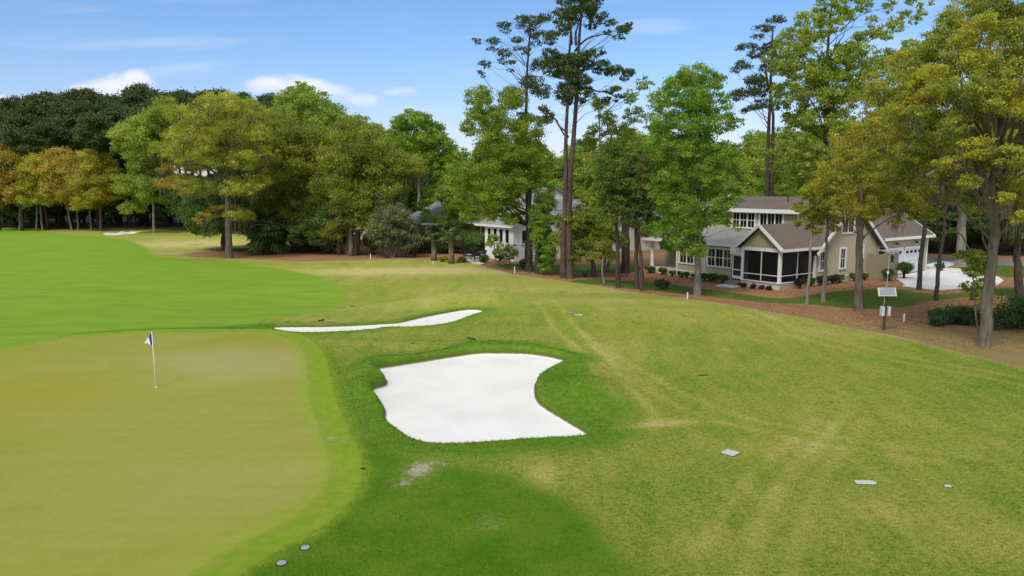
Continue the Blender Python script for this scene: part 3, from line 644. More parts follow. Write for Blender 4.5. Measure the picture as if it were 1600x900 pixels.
for px in range(1180, 1720, 30):
    put(PDK, 11., px+rng.uniform(-8, 8), 92+rng.uniform(-2, 6), 318+rng.uniform(-16, 20), 'dark leafy tree at the far side of the road', 'dark trees across the road', 1.35)
# ------------------------------------------------------------------ the left group
LG = 'trees at the edge of the far wood'
tree('oak_tree', 'orange leaved oak furthest along the wood edge at the picture side', 'tree', (30,350), [([(30,351),(32,320),(28,290)], .22, .12)], [(-20,250,20),(5,240,18),(25,256,20),(-5,278,20),(40,276,18),(15,285,16),(-10,305,16),(30,302,16),(48,300,12)], L_ORANGE, BK_OAK, .34, 1.15, group=LG, Yd=139)
tree('oak_tree', 'olive yellow oak with two slim trunks beside the orange oak', 'tree', (62,350), [([(66,351),(62,315),(60,285)], .2, .1), ([(56,351),(58,315),(66,285)], .17, .1)], [(62,262,20),(78,280,18),(50,288,15),(88,262,14),(70,300,14),(84,304,13),(52,308,12)], L_YEL, BK_OAK, .3, 1.1, group=LG, Yd=137)
tree('oak_tree', 'rusty orange oak with leaning trunks before dark pines', 'tree', (110,350), [([(112,351),(104,318),(98,285)], .2, .12), ([(122,351),(120,320),(124,290)], .18, .1)], [(92,250,18),(112,262,20),(128,272,16),(100,286,18),(84,275,14),(112,302,15),(94,306,13),(130,296,12)], L_ORANGE, BK_OAK, .3, 1.15, group=LG, Yd=136)
tree('oak_tree', 'yellow green oak with pale trunk nearest the lime tree', 'tree', (142,350), [([(142,351),(140,320),(138,290)], .2, .12)], [(150,262,20),(168,280,16),(138,285,18),(122,298,12),(160,300,14),(150,245,12),(142,308,13),(172,300,12),(182,285,12),(128,312,12)], L_YEL, BK_OAK, .3, 1.05, group=LG, Yd=135)
tree('pine_tree', 'slim bare trunked pine standing at the wood edge', 'tree', (158,351), [([(157,352),(155,270),(152,190)], .24, .1)], [(152,190,16),(140,205,14),(166,208,14),(150,225,12)], L_PINE2, BK_BROWN, .4, .9, group=LG, Yd=134, zflat=.5)
tree('lime_tree', 'tall bright lime green tree standing against the dark pines', 'tree', (240,350), [([(240,351),(238,290),(245,180)], .22, .07)], [(255,168,16),(240,188,22),(272,182,18),(213,202,18),(240,215,25),(280,212,18),(196,226,14),(225,250,22),(212,288,18),(238,275,22),(250,300,18),(210,322,11),(188,205,11),(270,245,16)], L_LIME, BK_GREY, .34, 1.1, group=LG, Yd=132, clump=.28, shell=.4)
tree('oak_tree', 'dark oak standing just behind the mossy gold tree', 'tree', (350,391), [([(350,391),(350,350),(346,310)], .42, .25)], [(326,330,28),(372,334,28),(345,305,30),(400,320,24),(312,350,14),(338,345,18),(395,350,20)], L_DARK, BK_DARK, .26, 1.1, zflat=.8)
def goldmix(q): return (q[:,0]+3*np.sin(q[:,2]*.9) < at(318,270,85)[0]) & (q[:,2] < at(318,255,85)[2])
tree('gold_tree', 'tall golden moss hung tree on the mulch island by the fairway', 'tree', (358,403), [([(358,404),(357,350),(354,280),(352,200),(350,160)], .42, .1)],
     [(345,160,22),(310,172,24),(378,168,22),(328,185,18),(294,202,20),(330,208,26),(375,205,28),(408,208,16),(270,234,18),(300,245,26),(350,245,26),(395,240,26),(420,238,12),(284,285,18),(318,292,20),(372,290,20),(402,285,16),(262,262,9),(340,330,14),(378,335,14)],
     L_AMBER, BK_OAK, .17, .36, clump=.22, zflat=.6, lr=(.04,.2), zmin=.45, moss=(230, 2.0, .1), mats=(L_ORANGE, goldmix), gap=.42, cap=52000)
tree('live_oak', 'wide olive live oak with moss just behind the round palmetto thicket', 'tree', (470,392), [([(462,394),(448,350),(440,300),(430,240)], .55, .2), ([(470,394),(490,350),(505,290)], .45, .2)],
     [(425,195,22),(455,215,26),(490,222,26),(432,235,28),(475,245,30),(515,240,26),(420,275,25),(460,280,30),(500,280,30),(436,312,25),(480,320,25),(412,322,20),(505,315,24),(455,345,20),(405,245,16)], L_OLIVE, BK_DARK, .22, .8, gap=.15, lr=(.06,.25), moss=(200, 2.2, .12), cap=60000)
tree('live_oak', 'broad olive live oak spreading toward the grey hipped roof', 'tree', (550,398), [([(547,399),(545,360),(555,320),(560,270)], .5, .2), ([(553,399),(560,365),(590,320),(610,280)], .42, .18)],
     [(548,208,22),(585,222,24),(560,250,30),(600,255,28),(630,250,20),(540,290,28),(585,295,28),(615,288,20),(645,262,15),(540,330,22),(575,335,20),(530,245,22),(520,360,18),(612,315,14)], L_OLIVE, BK_OAK, .22, .75, gap=.15, lr=(.06,.25), moss=(150, 1.8, .1), cap=60000)
tree('live_oak', 'low dark oak between the two olive oaks', 'tree', (508,396), [([(508,396),(508,360),(510,330)], .3, .2)], [(500,345,20),(520,340,18),(480,355,16),(535,360,16),(505,370,14),(470,372,12)], L_DARK, BK_DARK, .26, 1.1)
tree('broadleaf_tree', 'bright green tree peaking above the olive oaks', 'tree', (480,380), [([(480,382),(478,280),(474,150)], .35, .06)], [(450,155,13),(475,148,14),(496,156,16),(518,176,16),(465,175,18),(438,178,14),(500,188,18),(540,192,14),(476,135,6),(460,140,5),(520,205,16),(470,205,18)], L_LIME, BK_GREY, .3, .95, Yd=116, clump=.28, gap=.2)
tree('broadleaf_tree', 'bright green tree rising above the grey hipped roof', 'tree', (655,380), [([(655,380),(655,280),(650,190)], .32, .06)], [(628,192,13),(655,190,15),(642,215,19),(670,215,18),(690,222,14),(612,216,12),(655,240,20),(702,245,14),(640,175,6),(680,200,10),(625,240,16),(690,255,14)], L_FRESH, BK_GREY, .3, .95, Yd=112, clump=.28, gap=.2)
tree('broadleaf_tree', 'yellowish green tree between two bright green trees', 'tree', (580,380), [([(580,380),(580,280),(575,210)], .32, .06)], [(560,195,14),(585,205,14),(600,220,14),(570,222,16),(548,205,12),(610,235,14)], L_GOLD, BK_GREY, .3, .9, Yd=114, clump=.28)
tree('weeping_tree', 'grey green twiggy weeping tree hung with moss by the palmettos', 'tree', (612,402), [([(612,402),(608,380),(600,350)], .14, .05), ([(614,402),(622,380),(630,345)], .13, .05), ([(611,402),(590,375),(585,350)], .1, .04)],
     [(620,330,16),(600,342,16),(634,342,13),(590,360,15),(625,355,16),(640,362,11),(605,372,12),(640,375,13)], L_GREY, BK_GREY, .2, .8, zflat=.8, moss=(220, 1.7, .1))
# ------------------------------------------------------------------ the middle group in front of the white house
tree('broadleaf_tree', 'fresh green tree with dark trunk before the white sunroom', 'tree', (827,425), [([(827,426),(827,380),(828,300),(826,220)], .34, .1)],
     [(752,150,18),(800,152,18),(772,182,22),(822,202,24),(766,222,24),(796,232,26),(729,196,11),(835,235,20),(728,270,22),(770,268,26),(812,272,24),(742,302,24),(782,305,26),(716,298,9),(726,330,9),(764,332,12),(800,335,14),(850,272,14),(852,320,14),(848,300,14),(740,175,12),(708,280,6)],
     L_FRESH, BK_DARK, .18, .66, clump=.25, gap=.25, shell=.4, lr=(.035,.14), cap=60000)
def branch1(mb, B, Yd):
    a = at(828,335,Yd)-B
    for q in [(752,300),(770,345),(745,350),(880,330)]:
        mb.tube(curve(a, at(q[0], q[1], Yd)-B, .02, 6, .06), [.11,.09,.07,.05,.035,.02], 6, cap=False)
tree('pine_tree', 'thin sparse pine with see-through crown beside the tallest double pine', 'tree', (826,420), [([(826,421),(825,300),(822,180),(824,110),(828,40)], .34, .07)],
     [(830,34,14),(852,27,10),(815,30,9),(788,40,9),(770,66,9),(788,82,10),(758,98,7),(745,62,5),(840,56,10),(844,96,12),(822,76,7),(808,62,8),(830,126,15),(846,138,13),(798,140,9),(820,182,11),(852,186,11),(800,98,6),(752,114,5)],
     L_PINE, BK_DARK, .16, .34, Yd=76, clump=.24, zflat=.45, lr=(.03,.08), zmin=.45, lfrac=1., extra=branch1, depth=.5)
def pinebranch(mb, B, Yd):
    for p, q, r in [((898,80),(960,57),.1),((900,70),(912,15),.12),((893,70),(890,5),.12),((898,135),(966,152),.1),((888,215),(850,165),.09),((886,215),(856,175),.08),((903,110),(985,112),.09),((884,95),(850,75),.08),((890,275),(905,258),.08)]:
        mb.tube(curve(at(*p, Yd)-B, at(*q, Yd)-B, .08, 7, .05), [r*(1-.12*i) for i in range(7)], 6, cap=False)
tree('pine_tree', 'tallest pine with two reddish trunks fused at the foot', 'tree', (886,435), [([(890,436),(888,360),(892,260),(901,160),(905,60),(910,-30)], .34, .07), ([(880,435),(881,360),(884,260),(887,150),(891,60),(890,-20)], .27, .06)],
     [(902,92,15),(885,94,16),(921,88,13),(940,99,10),(960,108,10),(982,114,9),(885,112,16),(904,128,16),(886,139,15),(914,143,10),(890,154,10),(862,88,12),(862,103,12),(896,22,12),(920,10,12),(879,22,12),(908,0,11),(932,6,9),(862,56,10),(880,43,9),(932,32,10),(951,37,7),(971,46,9),(980,42,6),(954,142,9),(966,150,5),(890,-15,13),(918,-20,12),(905,-40,12),(850,168,7),(858,180,7)],
     L_PINE, BK_BROWN, .16, .6, clump=.24, zflat=.5, lr=(.03,.08), zmin=.5, lfrac=.8, extra=pinebranch, depth=.5, sides=12, flare=.35)
tree('broadleaf_tree', 'half bare spindly tree showing sky between pine and maple', 'tree', (944,428), [([(944,430),(942,330),(938,240),(934,150)], .2, .04), ([(950,430),(958,330),(972,240),(985,160)], .16, .03)],
     [(936,160,12),(946,186,12),(930,208,12),(955,204,9),(985,150,10),(990,178,12),(978,205,12),(962,225,12),(920,225,10),(1005,130,9)], L_FRESH, BK_GREY, .18, .45, Yd=74, clump=.25, gap=.4, lfrac=1.)
tree('pine_tree', 'dark dense young pine standing left of the maple', 'tree', (995,452), [([(995,453),(993,360),(990,240)], .2, .05)], [(990,240,14),(980,258,18),(1004,262,18),(990,285,20),(1012,290,16),(972,290,15),(1000,312,16),(980,318,14),(1018,275,10)], L_PINEG, BK_BROWN, .15, .6, clump=.24, zflat=.6, depth=.7, gap=.25)
tree('pine_tree', 'dark young pine with olive lower boughs left of the dense one', 'tree', (966,450), [([(966,451),(964,360),(958,240)], .19, .05)], [(955,225,12),(946,245,15),(966,250,14),(950,270,17),(968,285,14),(940,292,14),(955,312,16),(972,330,12),(945,335,14)], L_PINEG, BK_DARK, .15, .55, clump=.24, zflat=.6, depth=.7, gap=.25)
tree('broadleaf_tree', 'olive wispy tree drooping over the straw bed beside the double pine', 'tree', (927,433), [([(927,434),(926,380),(922,310)], .22, .08)], [(920,330,18),(940,340,16),(900,345,16),(925,362,18),(905,372,14),(950,368,14),(890,360,10),(918,390,12),(945,392,10),(965,372,10),(930,310,14),(880,345,13),(872,372,11),(893,396,10)], L_OLIVE, BK_DARK, .19, .75, zflat=.8, clump=.28, gap=.25, moss=(90, 1.2, .07))
tree('pine_tree', 'slim leaning pine trunk paired with the dense young pine', 'tree', (1004,455), [([(1004,456),(1000,400),(993,300)], .17, .07)], [(1002,330,12),(985,345,11),(1018,340,10),(1000,305,12)], L_PINE, BK_BROWN, .17, .7, zflat=.6)
tree('birch_sapling', 'thin white barked sapling at the lawn edge', 'sapling', (943,447), [([(944,448),(941,425),(943,385)], .11, .05)], [(942,380,10),(930,395,8),(955,398,8)], L_OLIVE, BK_GREY, .17, .4, Yd=64, gap=.3)
tree('ivy_tree', 'short stout trunk wrapped in bright green leaves', 'tree', (841,428), [([(841,429),(840,400),(841,360)], .3, .22)], [(842,372,10),(850,392,13),(838,350,9),(852,410,10),(846,358,10),(858,402,8),(835,330,9),(852,344,10),(860,372,10)], L_MAPLE, BK_DARK, .17, 1.1, layers=3, depth=.8, zmin=.1, lr=(.02,.05))
tree('pine_tree', 'dark thick trunk standing behind the slim pair of pines', 'tree', (976,432), [([(978,430),(977,360),(975,290)], .42, .3)], [(975,300,14),(960,310,12),(990,315,12)], L_PINE, BK_DARK, .18, .8, Yd=72)
tree('maple_tree', 'large full maple with pale trunk beside the screened porch house', 'tree', (1090,461), [([(1089,462),(1091,400),(1092,330),(1090,230),(1086,130)], .27, .06)],
     [(1085,118,18),(1058,126,18),(1108,128,16),(1040,150,18),(1075,156,22),(1110,158,20),(1030,190,18),(1066,192,22),(1104,192,22),(1135,190,12),(1024,226,18),(1060,232,22),(1100,236,22),(1134,236,16),(1040,266,20),(1080,270,22),(1120,272,19),(1150,270,13),(1028,300,18),(1070,310,22),(1110,310,19),(1143,305,12),(1040,344,18),(1076,350,22),(1048,374,13),(1084,380,15),(1020,358,11),(1108,340,12),(1140,347,7),(1125,330,9),(1065,385,10)],
     L_MAPLE, BK_GREY, .155, .66, clump=.25, gap=.25, shell=.4, lr=(.03,.11), cap=70000, zmin=.28)
tree('pine_tree', 'dark pine with two tall trunks behind the screened porch house', 'tree', (1200,430), [([(1195,430),(1198,300),(1203,150),(1208,40)], .33, .08), ([(1208,430),(1206,300),(1208,180),(1190,80)], .33, .08)],
     [(1190,46,10),(1213,30,9),(1166,72,9),(1186,82,11),(1206,72,11),(1160,100,10),(1182,122,14),(1166,142,13),(1196,136,12),(1150,146,8),(1202,100,10),(1190,160,10),(1170,170,8)], L_PINE, BK_BROWN, .18, .42, Yd=84, clump=.24, zflat=.45, zmin=.5, lfrac=1.)
tree('broadleaf_tree', 'huge spring green tree towering behind the screened porch house', 'tree', (1300,430), [([(1300,430),(1298,300),(1290,200),(1292,100),(1300,10)], .45, .08)],
     [(1280,8,11),(1313,3,11),(1253,30,12),(1287,28,14),(1320,20,13),(1240,54,13),(1273,50,15),(1367,53,12),(1347,58,10),(1217,78,13),(1250,78,15),(1293,93,19),(1320,80,14),(1223,100,15),(1253,110,17),(1287,123,19),(1313,110,19),(1340,100,15),(1233,140,17),(1267,150,19),(1300,150,19),(1327,143,17),(1250,183,16),(1287,187,20),(1313,187,18),(1233,213,14),(1227,236,14),(1260,232,16),(1290,236,16),(1417,22,8),(1437,8,5),(1400,34,9),(1380,90,14),(1360,130,18),(1390,10,9),(1420,75,12),(1330,220,18),(1240,260,14),(1275,265,14),(1340,55,8)],
     L_LIME, BK_DARK, .24, .72, Yd=74, clump=.27, gap=.3, shell=.35, lr=(.03,.14), cap=70000, mats=(L_FRESH, lambda q: np.sin(q[:,0]*.9)+np.sin(q[:,2]*1.1+q[:,1]) > .1))
# ------------------------------------------------------------------ the right group
tree('oak_sapling', 'slim pale trunk yellow green tree nearest the porch corner', 'tree', (1262,476), [([(1260,477),(1264,430),(1268,360),(1266,310)], .12, .05)], [(1264,338,11),(1252,325,10),(1277,322,11),(1270,358,8),(1262,302,11),(1250,345,7)], L_BYEL, BK_GREY, .14, .8, clump=.3, layers=2)
tree('oak_sapling', 'slim grey trunk yellow tree second from the porch corner', 'tree', (1287,471), [([(1286,472),(1289,430),(1292,370),(1293,310)], .16, .07)], [(1290,322,13),(1278,340,10),(1305,338,11),(1295,300,13),(1312,318,11),(1300,355,7)], L_YEL, BK_GREY, .14, .8, clump=.3, layers=2)
tree('oak_tree', 'yellow oak with ivy flecked trunk in front of the gable windows', 'tree', (1341,486), [([(1341,487),(1342,420),(1344,360),(1346,300),(1350,220)], .29, .12)],
     [(1302,300,16),(1335,312,16),(1372,312,14),(1312,268,22),(1355,272,24),(1400,272,20),(1290,322,10),(1340,232,24),(1380,195,26),(1405,235,24),(1330,250,20),(1370,150,20),(1400,115,20),(1420,160,22),(1285,285,10),(1350,200,18),(1390,304,15),(1420,260,16),(1330,328,14),(1308,322,13),(1362,334,11),(1385,328,12),(1405,318,13),(1296,306,12)],
     L_YEL, BK_OAK, .12, .6, clump=.28, gap=.18, lr=(.03,.14), cap=65000, mats=(L_OLIVE, lambda q: np.sin(q[:,0]*1.3)*np.sin(q[:,2]*1.2+q[:,1]) > .15), moss=(70, .9, .06, lambda q: q[2] < 9), depth=.75)
def bigarm(mb, B, Yd):
    c = [at(1545,330,Yd)-B, at(1530,290,Yd)-B+np.array([0,-.3,0]), at(1500,268,Yd)-B+np.array([0,-.8,0]), at(1460,258,Yd)-B+np.array([0,-1.2,0]), at(1420,275,Yd)-B+np.array([0,-1.5,0])]
    mb.tube(c, [.22,.2,.17,.13,.07], 8, cap=False)
    for p, q, r in [((1548,320),(1600,200),.2),((1550,330),(1560,120),.22),((1545,340),(1480,120),.2),((1547,330),(1420,180),.16),((1555,350),(1640,260),.16)]:
        mb.tube(curve(at(*p, Yd)-B, at(*q, Yd)-B, .05, 8, .08), [r*(1-.11*i) for i in range(8)], 7, cap=False)
tree('live_oak', 'massive golden live oak with thick trunk at the straw edge', 'tree', (1537,541), [([(1536,543),(1541,480),(1547,410),(1552,340),(1558,250)], .31, .17)],
     [(1555,20,28),(1595,30,30),(1515,45,26),(1640,10,34),(1465,92,26),(1505,105,32),(1555,95,34),(1610,105,34),(1445,145,28),(1485,165,32),(1540,165,34),(1600,175,34),(1660,120,34),(1440,200,24),(1470,225,26),(1505,230,26),(1430,240,18),(1460,265,16),(1550,240,26),(1600,240,28),(1650,220,30),(1565,290,20),(1520,320,17),(1592,300,20),(1640,310,26),(1690,60,34),(1700,200,36),(1420,110,20),(1450,70,20),(1480,45,18),(1430,140,22),(1470,140,26),(1400,175,16),(1500,60,22),(1500,290,14),(1545,-20,26),(1600,-40,34)],
     L_GOLD, BK_OAK, .115, .85, clump=.24, gap=.25, zflat=.6, lr=(.035,.16), cap=110000, zmin=.4, extra=bigarm, sides=14, flare=.55, depth=.62,
     mats=(L_YEL, lambda q: np.sin(q[:,0]*1.1+2)*np.sin(q[:,2]*1.3+q[:,1]*.7) > .1), moss=(260, 1.1, .06, lambda q: q[2] < 13))
tree('oak_sapling', 'ivy sprouts clasping the foot of the massive golden oak', 'shrub', (1528,470), [([(1532,543),(1524,500),(1520,430)], .05, .03)], [(1525,400,14),(1518,425,12),(1528,445,12),(1512,400,10),(1530,462,8),(1535,480,6)], L_OLIVE, BK_OAK, .12, .8, layers=2, Yd=38.6, zmin=.1, lr=(.01,.03))
tree('oak_tree', 'thin dark leaning tree at the near driveway edge', 'tree', (1437,453), [([(1436,454),(1438,420),(1446,350),(1450,250)], .2, .1)], [(1452,255,16),(1435,240,16),(1470,240,16),(1455,215,16),(1445,290,10)], L_OLIVE, BK_DARK, .2, .8, moss=(60, 1.8, .09))
tree('oak_tree', 'thinner dark leaning tree with broken stub further along driveway', 'tree', (1464,470), [([(1463,471),(1466,430),(1474,370),(1480,280)], .16, .08)], [(1480,270,14),(1495,255,14),(1470,255,12),(1490,235,14)], L_OLIVE, BK_DARK, .18, .8, moss=(60, 1.5, .08))
tree('oak_tree', 'tall pale trunked oak hung with moss beside the road', 'tree', (1500,416), [([(1500,417),(1501,370),(1502,300),(1505,200)], .5, .25)], [(1495,250,24),(1530,240,24),(1470,235,20),(1510,205,26),(1550,270,20),(1460,275,14),(1525,290,16),(1480,290,14),(1560,225,22)], L_OLIVE, BK_GREY, .26, 1., moss=(260, 3.4, .14))
tree('oak_tree', 'mossy dark oak right of the massive golden trunk', 'tree', (1592,470), [([(1594,472),(1590,400),(1588,320)], .3, .18)], [(1590,300,20),(1570,330,14),(1610,330,18),(1600,270,20),(1575,280,16),(1630,300,18)], L_OLIVE, BK_DARK, .2, .9, moss=(260, 1.9, .09))
# saplings by the sunroom
tree('sapling', 'spindly sapling nearest the sunroom window corner', 'sapling', (774,410), [([(774,411),(773,390),(772,368)], .07, .03)], [(772,372,8),(764,380,6),(782,384,6),(774,395,6)], L_FRESH, BK_GREY, .2, .5, layers=2)
tree('sapling', 'low spreading sapling before the sunroom door', 'sapling', (797,414), [([(797,415),(796,400),(795,385)], .07, .03)], [(795,388,9),(784,394,7),(806,394,7),(797,402,6)], L_OLIVE, BK_GREY, .2, .5, layers=2)
# ------------------------------------------------------------------ shrubs
def shrub(name, label, px, py, r_px, h_px, mat, leaf=.14, cover=1.3, group=None, wide=1., loc=None, cat='shrub', Ym=None):
    B = GZ(px, py) if loc is None else np.array(loc, float)
    S = B[1]/F; r = r_px*S; h = h_px*S; root = empty(name, B, 0, label, cat, group); mb = MB()
    bl = [(rng.uniform(-.95, .95)*r, rng.uniform(-.6, .6)*r, h*rng.uniform(.2, .55), h*rng.uniform(.26, .45)) for _ in range(20)] if wide > 1 else [(rng.uniform(-.5, .5)*r*wide, rng.uniform(-.5, .5)*r, h*rng.uniform(.4, .68), min(r, h)*rng.uniform(.38, .52)) for _ in range(6)]
    for b in bl: mb.tube(curve((rng.uniform(-.1, .1)*r, rng.uniform(-.1, .1)*r, -.05), b[:3], .02, 4, .1), [.05, .04, .03, .012], 5, cap=False)
    mb.build('stem', BK_DARK, root, smooth=True, fix=False)
    P, T = crown_points(bl, cover, leaf, .4, .55, .9, .3, 9000); P = P[P[:,2] > .02]; T = T[:len(P)]; leaf_object('foliage', P, T, leaf, mat, root, .3); return root
shrub('shrub', 'small clipped round green shrub beside the weeping tree', 648, 401, 9, 17, L_BUSH, .18)
shrub('shrub', 'dark green loose shrub mass between stake and golden oak', 1490, 506, 44, 34, L_BUSH, .13, 1.2, wide=1.3)
shrub('shrub', 'dark shrub right of the massive golden trunk', 1585, 512, 42, 62, L_BUSH, .13, 1.1, wide=1.2)
shrub('shrub', 'loose weedy green bush on the lawn edge near the porch recess', 1034, 452, 13, 17, L_BUSH, .13, .7)
shrub('shrub', 'bright yellow green low shrub by the palmetto', 692, 409, 7, 8, L_BYEL, .15)
shrub('shrub', 'yellow green low shrub spreading by the patio', 722, 410, 10, 7, L_BYEL, .15)
shrub('shrub', 'green shrub against the sunroom corner', 757, 411, 9, 13, L_BUSH, .16)
shrub('shrub', 'small green shrub under the sunroom windows', 781, 408, 7, 11, L_BUSH, .16)
shrub('shrub', 'green shrub at the foot of the dark tree trunk', 817, 422, 8, 22, L_BUSH, .16)
shrub('shrub', 'low dark shrub on the straw behind the double pine', 914, 434, 6, 9, L_BUSH, .15)
for (px, py, r, h, t) in [(655,395,26,30,'dark hedge shrub below the corner window of the hipped roof house'),(690,393,30,38,'dark tall hedge shrub between the two palmettos and the ochre wall'),(722,396,28,40,'dark tall hedge shrub between taller palmetto and umbrella'),(758,397,18,34,'dark hedge shrub against the sunroom side'),(742,398,28,38,'dark hedge shrub behind the black patio umbrella'),(700,396,24,32,'dark hedge shrub behind the palmettos'),(668,394,20,28,'dark hedge shrub behind the round shrub'),(584,397,20,38,'very dark shrub behind the white stake'),(640,397,22,34,'dark shrub under the weeping tree'),(470,394,26,24,'low green shrub mass under the wide olive oak'),(500,390,22,22,'low green shrub behind the leaning oak trunks'),(520,396,20,30,'low dark shrub between palmetto and oak'),(440,388,20,30,'low leafy shrub behind the round palmetto thicket')]:
    shrub('shrub', t, px, py, r, h, L_DARK if 'dark' in t else L_BUSH, .2)
# ------------------------------------------------------------------ palmettos
def palm(name, label, px, py, head_py, head_r, n=46, trunk_r=.28, trunk=True, mat=L_PALM, group=None, cat='palm'):
    B = GZ(px, py); S = B[1]/F; root = empty(name, B, 0, label, cat, group); hz = at(px, head_py, B[1])[2]-B[2]; Rr = head_r*S
    mb = MB()
    if trunk: mb.tube([(0,0,-.1),(.03,0,hz*.3),(-.02,.02,hz*.7),(0,0,hz)], [trunk_r*1.25, trunk_r, trunk_r*.95, trunk_r*.85], 9)
    else: mb.tube([(0,0,-.1),(0,.05,hz*.5),(.05,0,hz)], [trunk_r*1.3, trunk_r, trunk_r*.7], 9)
    mb.build('trunk', BK_PALM if trunk else BK_DARK, root, smooth=True, fix=False)
    V = []; Q = []; T = []
    for i in range(n):
        a = rng.uniform(0, 6.28); e = rng.uniform(-.65, 1.2); L = Rr*rng.uniform(.8, 1.1); d_ = np.array([math.cos(a)*math.cos(e), math.sin(a)*math.cos(e), math.sin(e)])
        o = np.array([0, 0, hz if trunk else hz*rng.uniform(.35, 1.)]); hub = o+d_*L*.45; side = np.cross(d_, [0, 0, 1]); side /= np.linalg.norm(side)+1e-6; tn = rng.uniform(0, 1)
        b = len(V); V += [o-side*.02, o+side*.02, hub-side*.02, hub+side*.02]; Q.append((b, b+1, b+3, b+2)); T += [tn]*4
        for j in range(9):                      # the fan of blades
            an = (j-4)/4*1.25; dd = d_*math.cos(an)+side*math.sin(an); tip = hub+dd*L*.6*(1-.18*abs(an)); tip[2] -= L*.18*(.5+abs(an)*.4); mid = hub+dd*L*.32; pw = np.cross(dd, [.1, .2, 1]); pw = pw/(np.linalg.norm(pw)+1e-6)*L*.055
            b = len(V); V += [hub, mid-pw, tip, mid+pw]; Q.append((b, b+1, b+2, b+3)); T += [np.clip(tn+rng.uniform(-.3, .3), 0, 1)]*4
    link('fronds', npmesh('fronds', V, Q, attrs={'tint': T}), mat, root); return root
palm('palmetto_palm', 'shorter palmetto palm with mulch dark foot', 678, 407, 366, 20)
palm('palmetto_palm', 'taller palmetto palm with reddish trunk beside yellow shrubs', 705, 412, 362, 23)
palm('palmetto_palm', 'palmetto palm with paired reddish trunk under the olive oaks', 549, 400, 350, 26, 60)
palm('palmetto_palm', 'palmetto palm half hidden behind the olive oak trunks', 530, 397, 358, 22, 50)
palm('palmetto_thicket', 'round dark palmetto thicket on the mulch near the cart path end', 418, 397, 345, 36, 190, .5, False, cat='palmetto thicket')
B_ = GZ(418, 397)

# needles, leaves and twigs lying on the straw beds
def litter(n):
    yy = 36*(84/36.)**rng.uniform(0, 1, n); xx = rng.uniform(-14, 52, n); sdw = bilin(A['sd_wood'], xx, yy); ln = bilin(A['sd_lawn'], xx, yy); ok = (sdw > rng.uniform(-.3, .2, n)) & (ln < rng.uniform(-.3, .6, n)) & (rng.uniform(size=n) < .35+.65*(np.sin(xx*.9)*np.sin(yy*.7+xx*.3) > -.2)); xx, yy = xx[ok], yy[ok]
    P = np.stack([xx, yy, bilin(z, xx, yy)+rng.uniform(.01, .05, len(xx))], 1); V, t = leaves(P, .10*(yy/50)**.6, rng.uniform(0, 1, len(xx)), .88, .3)
    o = link('leaf_litter', npmesh('leaf_litter', V, np.arange(4*len(xx)).reshape(-1, 4), attrs={'tint': t}), leaf_mat('dry_leaf_litter', (.11,.058,.03), (.33,.18,.09), (.55,.38,.22), .05)); tag(o, 'dry leaves and needles strewn over the straw beds', 'leaf litter', None, 'stuff')
litter(110000)
# ------------------------------------------------------------------ houses
def siding(name, col, pitch=.18, vertical=False):
    m, k, p, out = newmat(name); c = k.coord('Object'); s_ = k.sep(c)
    ax_ = k.m('ADD', s_[0], s_[1]) if vertical else s_[2]
    f = k.m('FRACT', k.m('DIVIDE', ax_, pitch)); n = k.noise(c, 2.2, 4); nf = k.noise(k.coord('Object', (1, 1, 6)), 7, 4)
    base = k.mix(n, tuple(v*.88 for v in col), tuple(min(1, v*1.08) for v in col)); base = k.mix(k.m('MULTIPLY', nf, .25), base, tuple(v*.75 for v in col))
    k.put(p.inputs['Base Color'], base); p.inputs['Roughness'].default_value = .65
    h = k.m('LESS_THAN', f, .14) if vertical else k.m('SUBTRACT', 1., f)
    k.put(p.inputs['Normal'], k.bump(h, .9, .03)); return m
def shingles(name, col):
    m, k, p, out = newmat(name); c = k.coord('Object'); n = k.noise(c, 1.3, 4); v = k.new('ShaderNodeTexVoronoi'); k.l.new(k.coord('Object', (3, 3, 7)), v.inputs['Vector']); v.inputs['Scale'].default_value = 2.
    hv = k.sep(v.outputs['Color'])[0]
    b_ = k.mix(n, tuple(x_*.8 for x_ in col), tuple(x_*1.15 for x_ in col)); b_ = k.mix(k.m('MULTIPLY', hv, .45), b_, tuple(x_*.55 for x_ in col))
    fz = k.m('FRACT', k.m('DIVIDE', k.sep(c)[2], .11)); b_ = k.mix(k.ss(fz, .18, .0, 0, .4), b_, tuple(x_*.4 for x_ in col))
    k.put(p.inputs['Base Color'], b_); p.inputs['Roughness'].default_value = .85; k.put(p.inputs['Normal'], k.bump(k.m('ADD', hv, k.m('SUBTRACT', 1., fz)), .5, .03)); return m
def brick(name, c1_, c2_):
    m, k, p, out = newmat(name); b = k.new('ShaderNodeTexBrick'); k.l.new(k.coord('Object', (1, 1, 1), (R(90), 0, 0)), b.inputs['Vector']); b.inputs['Scale'].default_value = 4.; k.put(b.inputs['Color1'], c1_); k.put(b.inputs['Color2'], c2_); k.put(b.inputs['Mortar'], tuple(v*.8 for v in c1_))
    k.put(p.inputs['Base Color'], k.mix(k.noise(k.coord(), 2, 4), b.outputs['Color'], c2_)); p.inputs['Roughness'].default_value = .85; return m
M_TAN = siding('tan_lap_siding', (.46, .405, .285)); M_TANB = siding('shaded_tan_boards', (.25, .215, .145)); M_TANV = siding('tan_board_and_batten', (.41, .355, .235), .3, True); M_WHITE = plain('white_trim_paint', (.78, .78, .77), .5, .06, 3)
M_WSID = siding('white_siding', (.78, .78, .77), .3); M_CREAM = siding('cream_siding', (.55, .52, .43), .2); M_TAN2 = siding('ochre_siding', (.40, .32, .19), .2)
M_ROOF = shingles('brown_shingles', (.175, .145, .125)); M_ROOFG = shingles('blue_grey_shingles', (.26, .265, .295)); M_ROOFL = shingles('weathered_light_shingles', (.32, .31, .30))
